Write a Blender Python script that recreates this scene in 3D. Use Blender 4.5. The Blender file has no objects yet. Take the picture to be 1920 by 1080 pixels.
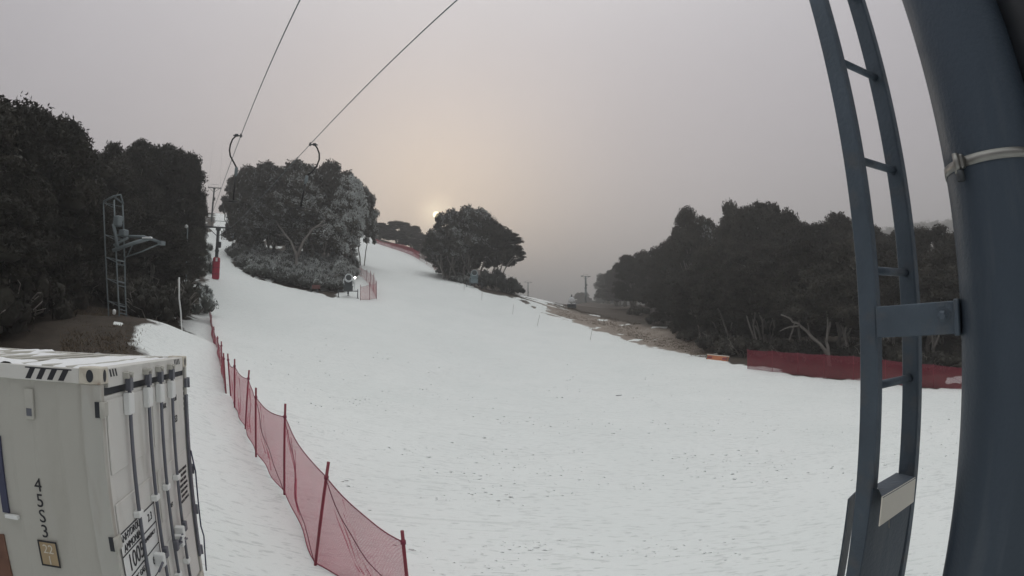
import bpy, bmesh, math, random
import numpy as np
from mathutils import Vector, Matrix
R = math.radians
scene = bpy.context.scene
col = scene.collection
rng = np.random.default_rng(7)
random.seed(7)

# ------------------------------------------------------------------ camera
CAM_H, PITCH, FPX = 3.4, R(4.0), 1028.0
cd = bpy.data.cameras.new("camera")
cam = bpy.data.objects.new("camera", cd)
col.objects.link(cam)
cam.location = (0, 0, CAM_H)
cam.rotation_euler = (R(90) + PITCH, 0, 0)
cd.type = 'PANO'
cd.sensor_fit = 'HORIZONTAL'
cd.sensor_width = 36.0
cd.sensor_height = 20.25
cy = cd
cy.panorama_type = 'FISHEYE_LENS_POLYNOMIAL'
cy.fisheye_fov = math.pi
cy.fisheye_polynomial_k0 = 0.0
cy.fisheye_polynomial_k1 = -1.0 / (FPX / 1920 * 36.0)
cy.fisheye_polynomial_k2 = 0.0
cy.fisheye_polynomial_k3 = 0.0
cy.fisheye_polynomial_k4 = 0.0
cd.clip_start = 0.02
cd.clip_end = 12000
scene.camera = cam

# ------------------------------------------------------------------ sky and sun
SUN_AZ, SUN_EL = R(-8.07), R(11.6)
SUN_DIR = Vector((math.sin(SUN_AZ) * math.cos(SUN_EL), math.cos(SUN_AZ) * math.cos(SUN_EL), math.sin(SUN_EL)))
world = bpy.data.worlds.new("World")
scene.world = world
world.use_nodes = True
nt = world.node_tree
nt.nodes.clear()
def N(t, tree=None, **kw):
    n = (tree or nt).nodes.new(t)
    for k, v in kw.items():
        setattr(n, k, v)
    return n
def L(a, b, tree=None):
    (tree or nt).links.new(a, b)
def math_node(tree, op, a, b=None, c=None, clamp=False):
    n = tree.nodes.new('ShaderNodeMath'); n.operation = op; n.use_clamp = clamp
    for i, v in enumerate((a, b, c)):
        if v is None: continue
        if isinstance(v, (int, float)): n.inputs[i].default_value = v
        else: tree.links.new(v, n.inputs[i])
    return n.outputs[0]
def mix_rgb(tree, fac, a, b, blend='MIX'):
    n = tree.nodes.new('ShaderNodeMix'); n.data_type = 'RGBA'; n.blend_type = blend
    for i, v in ((0, fac), (6, a), (7, b)):
        if isinstance(v, (int, float)): n.inputs[i].default_value = v
        elif isinstance(v, tuple): n.inputs[i].default_value = (*v, 1.0) if len(v) == 3 else v
        else: tree.links.new(v, n.inputs[i])
    return n.outputs[2]
sky = N('ShaderNodeTexSky', sky_type='NISHITA', sun_disc=False)
sky.sun_elevation = SUN_EL
sky.sun_rotation = SUN_AZ
sky.air_density = 1.2; sky.dust_density = 6.0; sky.ozone_density = 1.0
bg1 = N('ShaderNodeBackground'); bg1.inputs[1].default_value = 0.05
L(sky.outputs[0], bg1.inputs[0])
# the fog bank overhead: grey cloud, paler and warmer towards the low sun
tc = N('ShaderNodeTexCoord')
nrm = N('ShaderNodeVectorMath', operation='NORMALIZE'); L(tc.outputs['Generated'], nrm.inputs[0])
sep = N('ShaderNodeSeparateXYZ'); L(nrm.outputs[0], sep.inputs[0])
dot = N('ShaderNodeVectorMath', operation='DOT_PRODUCT'); L(nrm.outputs[0], dot.inputs[0]); dot.inputs[1].default_value = SUN_DIR
dpos = math_node(nt, 'MAXIMUM', dot.outputs['Value'], 0.0)
el = math_node(nt, 'MAXIMUM', sep.outputs['Z'], 0.0)
elp = math_node(nt, 'POWER', el, 4.5)
base = mix_rgb(nt, elp, (0.405, 0.38, 0.412), (2.1, 2.18, 2.16))
glow = math_node(nt, 'POWER', dpos, 4.0)
warm = mix_rgb(nt, 1.0, base, mix_rgb(nt, glow, (0, 0, 0), (0.042, 0.032, 0.02)), 'ADD')
cn = N('ShaderNodeTexNoise'); cn.inputs['Scale'].default_value = 1.6; cn.inputs['Detail'].default_value = 3
L(nrm.outputs[0], cn.inputs['Vector'])
cl = math_node(nt, 'MULTIPLY_ADD', cn.outputs[0], 0.24, 0.88)
lobe = math_node(nt, 'MULTIPLY_ADD', math_node(nt, 'MULTIPLY_ADD', dot.outputs['Value'], 0.5, 0.5), 0.66, 0.34)
warm2 = mix_rgb(nt, 1.0, warm, math_node(nt, 'MULTIPLY', cl, lobe), 'MULTIPLY')
halo = math_node(nt, 'MULTIPLY', math_node(nt, 'POWER', dpos, 2500.0), 1.0)
warm2 = mix_rgb(nt, 1.0, warm2, mix_rgb(nt, halo, (0, 0, 0), (0.55, 0.47, 0.30)), 'ADD')
disc = math_node(nt, 'MULTIPLY_ADD', dot.outputs['Value'], 60000.0, 0.5-60000.0*math.cos(R(0.30)), True)
warm3 = mix_rgb(nt, disc, warm2, (6.0, 5.2, 3.4))
bg2 = N('ShaderNodeBackground'); bg2.inputs[1].default_value = 1.0
L(warm3, bg2.inputs[0])
mixw = N('ShaderNodeMixShader'); mixw.inputs[0].default_value = 0.88
L(bg1.outputs[0], mixw.inputs[1]); L(bg2.outputs[0], mixw.inputs[2])
wo = N('ShaderNodeOutputWorld'); L(mixw.outputs[0], wo.inputs[0])

sd = bpy.data.lights.new("sun", 'SUN')
sd.energy = 0.5; sd.angle = R(12); sd.color = (1.0, 0.88, 0.72)
so = bpy.data.objects.new("sun", sd); col.objects.link(so)
so.rotation_euler = (-SUN_DIR).to_track_quat('-Z', 'Y').to_euler()
so.location = (0, 0, 40)
scene.view_settings.view_transform = 'Standard'
scene.view_settings.look = 'None'
scene.view_settings.exposure = 0.54
scene.view_settings.gamma = 1.0

# ------------------------------------------------------------------ pixel rays (photo pixels, 1920 x 1080)
CP, SP = math.cos(PITCH), math.sin(PITCH)
def ray(px, py):
    dx, dy = px - 960.0, 540.0 - py
    r = math.hypot(dx, dy) or 1e-6
    th = r / FPX
    s = math.sin(th)
    x, y, z = s * dx / r, s * dy / r, math.cos(th)
    return Vector((x, z * CP - y * SP, y * CP + z * SP))
def at(px, py, d):
    v = ray(px, py)
    k = d / math.hypot(v.x, v.y)
    return Vector((0, 0, CAM_H)) + v * k

# ------------------------------------------------------------------ terrain height
ctrl = []
for px, py, d in [(590,1065,7.1),(535,925,9.7),(480,853,11.3),(424,743,14.9),(408,690,20),(398,650,28),(394,602,38),
                  (300,600,22),(268,650,18),(160,632,19),(60,605,24),(300,570,35),(385,560,45),(400,523,54),(430,480,74),(415,410,110),
                  (480,520,62),(560,541,60),(650,556,58),(690,552,59),(680,500,80),(720,463,110),(660,460,100),(780,480,112),(840,525,88),
                  (905,545,72),(970,556,74),(1072,578,88),(1098,566,165),(1180,582,95),(1300,662,48),(1200,622,62),(1050,592,70),
                  (850,580,60),(700,600,45),(960,650,42),(960,800,17),(1400,690,38),(1500,706,36),(1790,727,36),(1700,850,16.4),
                  (500,640,32),(1250,760,24),(600,720,22)]:
    p = at(px, py, d); ctrl.append((p.x, p.y, p.z))
ctrl += [(0,2,0.0),(-3,4,0.05),(3,5,-0.05),(0,6,0.0),(0,-10,-.5),(12,-10,-1.2),(-12,-10,.4),(-6,2,.3),(-14,3,1.2),(-60,0,6),(-45,40,10),(-70,70,20),(0,-60,-4),(60,0,-1.5),
         (60,-60,-4),(-60,-60,0),(34,38,2.0),(50,60,6),(100,100,16),(60,160,11),(32,165,9.5),(-30,170,24),(-100,140,34),(-60,150,30),(0,84,8.3),(0,120,10.2),(7,125,8.6),(10,165,8.0),(-6,96,11),(-18,135,20.5),
         (30,110,7.5),(-46,62,12.5),(-30,70,12.5),(-10,170,21),(-120,40,22),(150,40,14)]
ctrl = np.array(ctrl, float)
def _phi(r2):
    return 0.5 * r2 * np.log(r2 + 1e-9)
def _fit(c, lam=0.6):
    n = len(c)
    d2 = ((c[:, None, :2] - c[None, :, :2]) ** 2).sum(-1)
    A = np.zeros((n + 3, n + 3)); A[:n, :n] = _phi(d2) + lam * np.eye(n) * 8
    P = np.c_[np.ones(n), c[:, :2]]; A[:n, n:] = P; A[n:, :n] = P.T
    return np.linalg.solve(A, np.r_[c[:, 2], 0, 0, 0])
_w = _fit(ctrl)
RMAX = 170.0
FAR_AZ = np.array([-180, -60, -25, -10, 0, 6, 12, 26, 32, 40, 55, 90, 180.0])
FAR_SL = np.array([.05, .14, .14, .05, -.01, -.01, .02, .05, .11, .165, .17, .08, .05])
def hgt(x, y):
    x = np.atleast_1d(np.asarray(x, float)); y = np.atleast_1d(np.asarray(y, float))
    r = np.hypot(x, y); k = np.where(r > RMAX, RMAX / np.maximum(r, 1e-6), 1.0)
    xx, yy = x * k, y * k
    out = np.empty_like(xx)
    for i in range(0, len(xx), 20000):
        q = np.c_[xx[i:i+20000], yy[i:i+20000]]
        d2 = ((q[:, None, :] - ctrl[None, :, :2]) ** 2).sum(-1)
        out[i:i+20000] = _phi(d2) @ _w[:-3] + _w[-3] + q @ _w[-2:]
    az = np.degrees(np.arctan2(x, y))
    sl = np.interp(az, FAR_AZ, FAR_SL)
    rr = np.minimum(r, 680)
    return out + np.where(r > RMAX, (rr - RMAX) * sl, 0)
def gz(x, y):
    return float(hgt(x, y)[0])
def ground(px, d):
    """a point on the ground in the direction of pixel column px at eye level"""
    v = ray(px, 600); k = d / math.hypot(v.x, v.y)
    x, y = v.x * k, v.y * k
    return Vector((x, y, gz(x, y)))

# smooth value noise used for real relief
def vnoise(x, y, seed=0):
    xi = np.floor(x).astype(np.int64); yi = np.floor(y).astype(np.int64)
    fx = x - xi; fy = y - yi
    fx = fx * fx * (3 - 2 * fx); fy = fy * fy * (3 - 2 * fy)
    def h(a, b):
        n = (a * 374761393 + b * 668265263 + seed * 974634777) & 0x7fffffff
        n = ((n ^ (n >> 13)) * 1274126177) & 0x7fffffff
        return ((n ^ (n >> 16)) & 0xffff) / 65535.0
    return (h(xi, yi) * (1 - fx) + h(xi + 1, yi) * fx) * (1 - fy) + (h(xi, yi + 1) * (1 - fx) + h(xi + 1, yi + 1) * fx) * fy

# ------------------------------------------------------------------ materials
MATS = {}
def bsdf_mat(name):
    m = bpy.data.materials.new(name); m.use_nodes = True
    t = m.node_tree
    return m, t, t.nodes['Principled BSDF']
def mat(name, c, rough=0.6, metal=0.0, var=0.12, scale=6.0, bump=0.0, bscale=40.0, spec=0.5, dirt=None, dirt_scale=2.0, dirt_amt=0.5, stretch=None):
    if name in MATS: return MATS[name]
    m, t, b = bsdf_mat(name)
    co = t.nodes.new('ShaderNodeTexCoord')
    vec = co.outputs['Object']
    if stretch:
        mp = t.nodes.new('ShaderNodeMapping'); mp.inputs['Scale'].default_value = stretch
        t.links.new(vec, mp.inputs[0]); vec = mp.outputs[0]
    n = t.nodes.new('ShaderNodeTexNoise'); n.inputs['Scale'].default_value = scale; n.inputs['Detail'].default_value = 5
    t.links.new(vec, n.inputs['Vector'])
    lo = tuple(v * (1 - var) for v in c); hi = tuple(min(1, v * (1 + var)) for v in c)
    cc = mix_rgb(t, n.outputs[0], lo, hi)
    if dirt:
        n2 = t.nodes.new('ShaderNodeTexNoise'); n2.inputs['Scale'].default_value = dirt_scale; n2.inputs['Detail'].default_value = 8
        t.links.new(vec, n2.inputs['Vector'])
        f = math_node(t, 'MULTIPLY_ADD', n2.outputs[0], 4.0, -2.2, True)
        f = math_node(t, 'MULTIPLY', f, dirt_amt)
        cc = mix_rgb(t, f, cc, dirt)
    t.links.new(cc, b.inputs['Base Color'])
    b.inputs['Roughness'].default_value = rough
    b.inputs['Metallic'].default_value = metal
    b.inputs['Specular IOR Level'].default_value = spec
    if bump:
        nb = t.nodes.new('ShaderNodeTexNoise'); nb.inputs['Scale'].default_value = bscale; nb.inputs['Detail'].default_value = 4
        t.links.new(co.outputs['Object'], nb.inputs['Vector'])
        bp = t.nodes.new('ShaderNodeBump'); bp.inputs['Strength'].default_value = bump; bp.inputs['Distance'].default_value = 0.02
        t.links.new(nb.outputs[0], bp.inputs['Height']); t.links.new(bp.outputs[0], b.inputs['Normal'])
    MATS[name] = m
    return m
def net_mat(name, c, alpha, fold=0.25):
    m, t, b = bsdf_mat(name)
    co = t.nodes.new('ShaderNodeTexCoord')
    n = t.nodes.new('ShaderNodeTexNoise'); n.inputs['Scale'].default_value = 3.0; n.inputs['Detail'].default_value = 4
    t.links.new(co.outputs['Object'], n.inputs['Vector'])
    t.links.new(mix_rgb(t, n.outputs[0], tuple(v * .8 for v in c), tuple(min(1, v * 1.2) for v in c)), b.inputs['Base Color'])
    b.inputs['Roughness'].default_value = 0.75
    # woven mesh: thin strands with open holes
    uv = co.outputs['UV']
    s = t.nodes.new('ShaderNodeSeparateXYZ'); t.links.new(uv, s.inputs[0])
    def strand(o):
        f = math_node(t, 'FRACT', math_node(t, 'MULTIPLY', o, 55.0))
        return math_node(t, 'LESS_THAN', f, 1 - math.sqrt(1 - alpha))
    a = math_node(t, 'MAXIMUM', strand(s.outputs[0]), strand(s.outputs[1]))
    t.links.new(a, b.inputs['Alpha'])
    MATS[name] = m
    return m
STEEL = mat('galvanised_steel', (0.074, 0.096, 0.122), 0.52, 0.35, 0.25, 9, 0.2, 60, dirt=(0.125, 0.115, 0.105), dirt_scale=13, dirt_amt=.55)
POLE = mat('pole_steel', (0.042, 0.058, 0.080), 0.48, 0.3, 0.35, 4.0, 0.12, 90, dirt=(0.10, 0.115, 0.13), dirt_scale=16, dirt_amt=.5, stretch=(1, 1, .12))
DARK = mat('dark_steel', (0.04, 0.045, 0.05), 0.55, 0.2, 0.2)
INK = mat('black_steel', (0.012, 0.012, 0.013), 0.6, 0, 0.2)
GREY = mat('tower_steel', (0.16, 0.19, 0.2), 0.6, 0.2, 0.2)
BRIGHT = mat('stainless', (0.24, 0.235, 0.22), 0.35, 0.9, 0.12, 30)
PAINT = mat('container_paint', (0.44, 0.43, 0.39), 0.62, 0, 0.05, 2.5, 0.05, 25, spec=.3, dirt=(0.30, 0.28, 0.24), dirt_scale=3.0, dirt_amt=.5, stretch=(1, 1, .35))
DOORP = mat('door_paint', (0.62, 0.61, 0.58), 0.55, 0, 0.05, 2.5, 0.05, 25, spec=.3, dirt=(0.36, 0.33, 0.28), dirt_scale=4.0, dirt_amt=.55, stretch=(1, 1, .35))
POSTP = mat('post_paint', (0.44, 0.435, 0.40), 0.65, 0, 0.08, 6, dirt=(0.20, 0.12, 0.08), dirt_scale=5, dirt_amt=.6, stretch=(1, 1, .25))
RUST = mat('rusty_paint', (0.58, 0.54, 0.46), 0.7, 0, 0.1, 8, dirt=(0.16, 0.075, 0.035), dirt_scale=9, dirt_amt=.85)
WHITE = mat('white_paint', (0.72, 0.73, 0.72), 0.55, 0, 0.06)
CREAM = mat('cream_sheet', (0.66, 0.62, 0.54), 0.45, 0.1, 0.06)
BLACK = mat('black_lettering', (0.02, 0.02, 0.025), 0.7)
GASKET_SHADE = mat('rubber_gasket_hole_shade', (0.025, 0.028, 0.035), 0.7)
ROD = mat('rod_steel', (0.13, 0.135, 0.16), 0.5, 0.4)
BLUE = mat('blue_paint', (0.035, 0.04, 0.085), 0.5)
TAN = mat('tan_plate', (0.36, 0.27, 0.16), 0.6)
REDP = mat('red_post', (0.22, 0.028, 0.045), 0.5, 0, 0.2)
REDPAD = mat('red_pad', (0.38, 0.02, 0.05), 0.5, 0, 0.15, 3, 0.3, 8)
NET_RED = net_mat('red_net', (0.50, 0.06, 0.115), 0.57)
NET_DENSE = net_mat('red_net_dense', (0.30, 0.022, 0.05), 0.70)
NET_BARRIER = net_mat('barrier_net', (0.20, 0.018, 0.035), 0.66)
NET_PINK = net_mat('pink_net', (0.5, 0.16, 0.18), 0.42)
NET_PALE = net_mat('pale_net', (0.42, 0.33, 0.31), 0.42)
CORD = mat('red_cord', (0.20, 0.025, 0.05), 0.7)
ORANGE = mat('orange_plastic', (0.50, 0.17, 0.07), 0.5, 0, 0.15)
GUNW = mat('gun_white', (0.70, 0.73, 0.74), 0.45, 0, 0.1)
GUNB = mat('gun_blue', (0.20, 0.265, 0.29), 0.5, 0, 0.15)
GUND = mat('gun_dark', (0.05, 0.06, 0.065), 0.5)
BAMBOO = mat('bamboo', (0.20, 0.17, 0.15), 0.7)
BARK = mat('pale_bark', (0.25, 0.23, 0.21), 0.8, 0, 0.45, 2.0, 0.5, 12, dirt=(0.08, 0.07, 0.06), dirt_scale=2, dirt_amt=.8, stretch=(1, 1, .3))
ROOFSNOW = mat('roof_snow', (0.82, 0.83, 0.84), 0.7, 0, 0.03, 5, 0.3, 14, spec=.2)
mlamp, tl, bl = bsdf_mat('lamp_glass')
bl.inputs['Emission Color'].default_value = (1, .98, .92, 1); bl.inputs['Emission Strength'].default_value = 5
def leaf_mat(name, dark, light, rough=0.75):
    m, t, b = bsdf_mat(name)
    co = t.nodes.new('ShaderNodeTexCoord'); oi = t.nodes.new('ShaderNodeObjectInfo')
    n = t.nodes.new('ShaderNodeTexNoise'); n.inputs['Scale'].default_value = 0.8; n.inputs['Detail'].default_value = 6
    t.links.new(co.outputs['Object'], n.inputs['Vector'])
    f = math_node(t, 'MULTIPLY_ADD', n.outputs[0], 2.2, -0.6, True)
    c = mix_rgb(t, f, dark, light)
    k = math_node(t, 'MULTIPLY_ADD', oi.outputs['Random'], 0.85, 0.6)
    t.links.new(mix_rgb(t, 1.0, c, k, 'MULTIPLY'), b.inputs['Base Color'])
    b.inputs['Roughness'].default_value = rough
    b.inputs['Specular IOR Level'].default_value = 0.25
    MATS[name] = m
    return m
LEAF = leaf_mat('gum_leaves', (0.019, 0.019, 0.016), (0.050, 0.045, 0.035))
LEAFG = leaf_mat('grey_gum_leaves', (0.036, 0.034, 0.028), (0.076, 0.070, 0.056))
FROST = leaf_mat('frosted_leaves', (0.24, 0.255, 0.25), (0.52, 0.545, 0.54))
SHRUB = leaf_mat('shrub_leaves', (0.035, 0.04, 0.036), (0.085, 0.09, 0.08))
GRASSM = leaf_mat('dry_grass', (0.10, 0.075, 0.05), (0.22, 0.17, 0.12))

# ------------------------------------------------------------------ mesh helpers
class MB:
    def __init__(s): s.v = []; s.f = []; s.uv = []; s.smooth = []
    def add(s, vs, fs, sm=False):
        o = len(s.v); s.v += [tuple(v) for v in vs]
        for f in fs: s.f.append(tuple(i + o for i in f)); s.smooth.append(sm)
    def box(s, c, size, ax=None, bev=0.0):
        c = Vector(c); X, Y, Z = ax if ax else (Vector((1,0,0)), Vector((0,1,0)), Vector((0,0,1)))
        hx, hy, hz = (v / 2 for v in size)
        b = min(bev, hx * .9, hy * .9, hz * .9)
        if b <= 0:
            vs = [c + X*hx*i + Y*hy*j + Z*hz*k for i in (-1,1) for j in (-1,1) for k in (-1,1)]
            s.add(vs, [(0,1,3,2),(4,6,7,5),(0,4,5,1),(2,3,7,6),(0,2,6,4),(1,5,7,3)])
        else:
            pts = [Vector((i*(hx-b*(a!=0)), j*(hy-b*(a!=1)), k*(hz-b*(a!=2)))) for i in (-1,1) for j in (-1,1) for k in (-1,1) for a in range(3)]
            bm = bmesh.new()
            for p in pts: bm.verts.new(p)
            bmesh.ops.convex_hull(bm, input=bm.verts)
            bm.verts.index_update()
            vs = [c + X*v.co.x + Y*v.co.y + Z*v.co.z for v in bm.verts]
            fs = [[v.index for v in f.verts] for f in bm.faces]
            bm.free(); s.add(vs, fs)
        return s
    def tube(s, pts, r, seg=8, caps=True, sm=True):
        pts = [Vector(p) for p in pts]; n = len(pts)
        rs = r if isinstance(r, (list, tuple)) else [r] * n
        vs = []; fs = []; prev = None
        for i, p in enumerate(pts):
            t = (pts[min(i+1, n-1)] - pts[max(i-1, 0)]).normalized()
            if prev is None:
                a = t.cross(Vector((0,0,1)))
                if a.length < 1e-3: a = t.cross(Vector((0,1,0)))
            else: a = prev - t * prev.dot(t)
            a.normalize(); prev = a; b = t.cross(a)
            for k in range(seg):
                q = 2*math.pi*k/seg
                vs.append(p + a*math.cos(q)*rs[i] + b*math.sin(q)*rs[i])
        for i in range(n-1):
            for k in range(seg):
                k2 = (k+1) % seg
                fs.append((i*seg+k, i*seg+k2, (i+1)*seg+k2, (i+1)*seg+k))
        s.add(vs, fs, sm)
        if caps:
            o = len(s.v) - n*seg
            s.f.append(tuple(o+k for k in reversed(range(seg)))); s.smooth.append(False)
            s.f.append(tuple(o+(n-1)*seg+k for k in range(seg))); s.smooth.append(False)
        return s
    def lathe(s, prof, c, axis, seg=24, sm=True):
        """prof: list of (distance along axis, radius)"""
        c = Vector(c); t = Vector(axis).normalized()
        a = t.cross(Vector((0,0,1)))
        if a.length < 1e-3: a = t.cross(Vector((0,1,0)))
        a.normalize(); b = t.cross(a); n = len(prof); vs = []; fs = []
        for d, r in prof:
            for k in range(seg):
                q = 2*math.pi*k/seg
                vs.append(c + t*d + (a*math.cos(q) + b*math.sin(q))*max(r, 1e-4))
        for i in range(n-1):
            for k in range(seg):
                k2 = (k+1) % seg
                fs.append((i*seg+k, i*seg+k2, (i+1)*seg+k2, (i+1)*seg+k))
        s.add(vs, fs, sm); return s
    def prism(s, poly, off):
        n = len(poly); off = Vector(off); p = [Vector(q) for q in poly]
        s.add(p + [q + off for q in p], [tuple(reversed(range(n))), tuple(range(n, 2*n))] + [(i, (i+1) % n, n + (i+1) % n, n + i) for i in range(n)])
        return s
    def build(s, name, m, parent=None, loc=None, uv=None):
        me = bpy.data.meshes.new(name)
        off = Vector(loc) if loc is not None else Vector((0,0,0))
        me.from_pydata([tuple(Vector(v) - off) for v in s.v], [], s.f)
        me.polygons.foreach_set('use_smooth', s.smooth)
        if uv is not None:
            ul = me.uv_layers.new(name='UVMap')
            idx = np.empty(len(me.loops), int); me.loops.foreach_get('vertex_index', idx)
            ul.data.foreach_set('uv', np.asarray(uv, float)[idx].ravel())
        for mm in (m if isinstance(m, (list, tuple)) else [m]): me.materials.append(mm)
        bm = bmesh.new(); bm.from_mesh(me)
        bmesh.ops.recalc_face_normals(bm, faces=bm.faces); bm.to_mesh(me); bm.free()
        o = bpy.data.objects.new(name, me); col.objects.link(o)
        if parent: o.parent = parent
        o.location = off if not parent else off
        return o
def tag(o, label=None, cat=None, group=None, kind=None):
    for k, v in (('label', label), ('category', cat), ('group', group), ('kind', kind)):
        if v: o[k] = v
    return o
def empty(name, loc, label=None, cat=None, group=None, rz=0.0):
    o = bpy.data.objects.new(name, None); col.objects.link(o)
    o.location = loc; o.rotation_euler = (0, 0, rz); o.empty_display_size = 0.2
    return tag(o, label, cat, group)
def child(mb, name, m, root, uv=None):
    """mesh given in world coordinates, stored relative to an unrotated thing"""
    me_off = Vector((0, 0, 0)); q = root
    while q: me_off = me_off + q.location; q = q.parent
    o = mb.build(name, m, None, uv=uv)
    o.data.transform(Matrix.Translation(-Vector(me_off)))
    o.parent = root; o.location = (0, 0, 0)
    return o
def copy_tree(o, parent=None):
    c = o.copy(); col.objects.link(c); c.parent = parent
    for ch in list(o.children): copy_tree(ch, c)
    return c
def text_mesh(body, size, origin, xdir, ydir, thick=0.002, align='CENTER', sx=1.0):
    cu = bpy.data.curves.new('lettering', 'FONT'); cu.body = body; cu.size = size; cu.align_x = align; cu.extrude = thick
    cu.resolution_u = 3
    ob = bpy.data.objects.new('lettering', cu); col.objects.link(ob)
    dg = bpy.context.evaluated_depsgraph_get(); dg.update()
    me = bpy.data.meshes.new_from_object(ob.evaluated_get(dg))
    bpy.data.objects.remove(ob); bpy.data.curves.remove(cu)
    X, Y = Vector(xdir).normalized(), Vector(ydir).normalized(); Z = X.cross(Y)
    mb = MB(); mb.add([Vector(origin) + X*v.co.x*sx + Y*v.co.y + Z*v.co.z for v in me.vertices], [tuple(p.vertices) for p in me.polygons])
    bpy.data.meshes.remove(me)
    return mb
def merge(a, b):
    a.add(b.v, b.f); return a

# ------------------------------------------------------------------ ground
def poly_px(lst): return np.array([(at(px, 600, d).x, at(px, 600, d).y) for px, d in lst])
LEFT_BANK = np.r_[poly_px([(235,14.5),(256,16),(262,19),(290,22),(318,25),(340,29),(362,36),(384,44),(376,52),(372,62),(378,78),(388,100),(394,125)]), [(-100,190),(-260,100),(-200,-60),(-40,-10),(-16,7)]]
CLUMP = poly_px([(428,92),(426,78),(438,67),(480,61.5),(560,58.5),(620,57),(640,60),(652,68),(668,84),(660,96),(640,104),(500,112),(440,108)])
RIGHT = np.r_[poly_px([(700,116),(770,119),(812,104),(846,90),(880,76),(905,71),(968,72),(1000,69),(1060,66),(1150,57),(1250,49),(1330,43),(1400,38.6),(1500,36.6),(1650,36),(1800,35.6)]), [(44,22),(80,-10),(300,0),(500,500),(0,600),(-45,300),(-40,150)]]
def sdf(poly, x, y):
    """signed distance, positive inside"""
    d = np.full(x.shape, 1e18); ins = np.zeros(x.shape, bool); n = len(poly)
    for i in range(n):
        ax, ay = poly[i]; bx, by = poly[(i+1) % n]
        ex, ey = bx-ax, by-ay; wx, wy = x-ax, y-ay
        t = np.clip((wx*ex+wy*ey)/(ex*ex+ey*ey+1e-12), 0, 1)
        d = np.minimum(d, (wx-ex*t)**2+(wy-ey*t)**2)
        c = ((ay <= y) != (by <= y)) & (x < (bx-ax)*(y-ay)/((by-ay) + 1e-12)+ax)
        ins ^= c
    return np.where(ins, 1, -1)*np.sqrt(d)
def relief(x, y, snow):
    r = np.hypot(x, y)
    fade = np.clip((r - 1.0)/3.0, 0, 1)
    u = 0.17*(vnoise(x*.22, y*.3, 1)-.5) + 0.035*(vnoise(x*1.1, y*1.1, 2)-.5)
    rough = 0.10*(vnoise(x*.9, y*.9, 3)-.5) + 0.09*(vnoise(x*2.3, y*2.3, 4)-.5) + .25*(vnoise(x*.3, y*.3, 8)-.5)
    # scuffed lumps of snow in the walkway between container and fence
    walk = np.clip(1 - np.abs(np.degrees(np.arctan2(x, y)) + 29.5)/5, 0, 1)*np.clip((40-r)/25, 0, 1)
    lumps = walk*0.10*np.maximum(0, vnoise(x*2.2, y*2.2, 5) - .45)
    return (u + lumps)*fade + rough*np.clip(1-snow, 0, 1)
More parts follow.
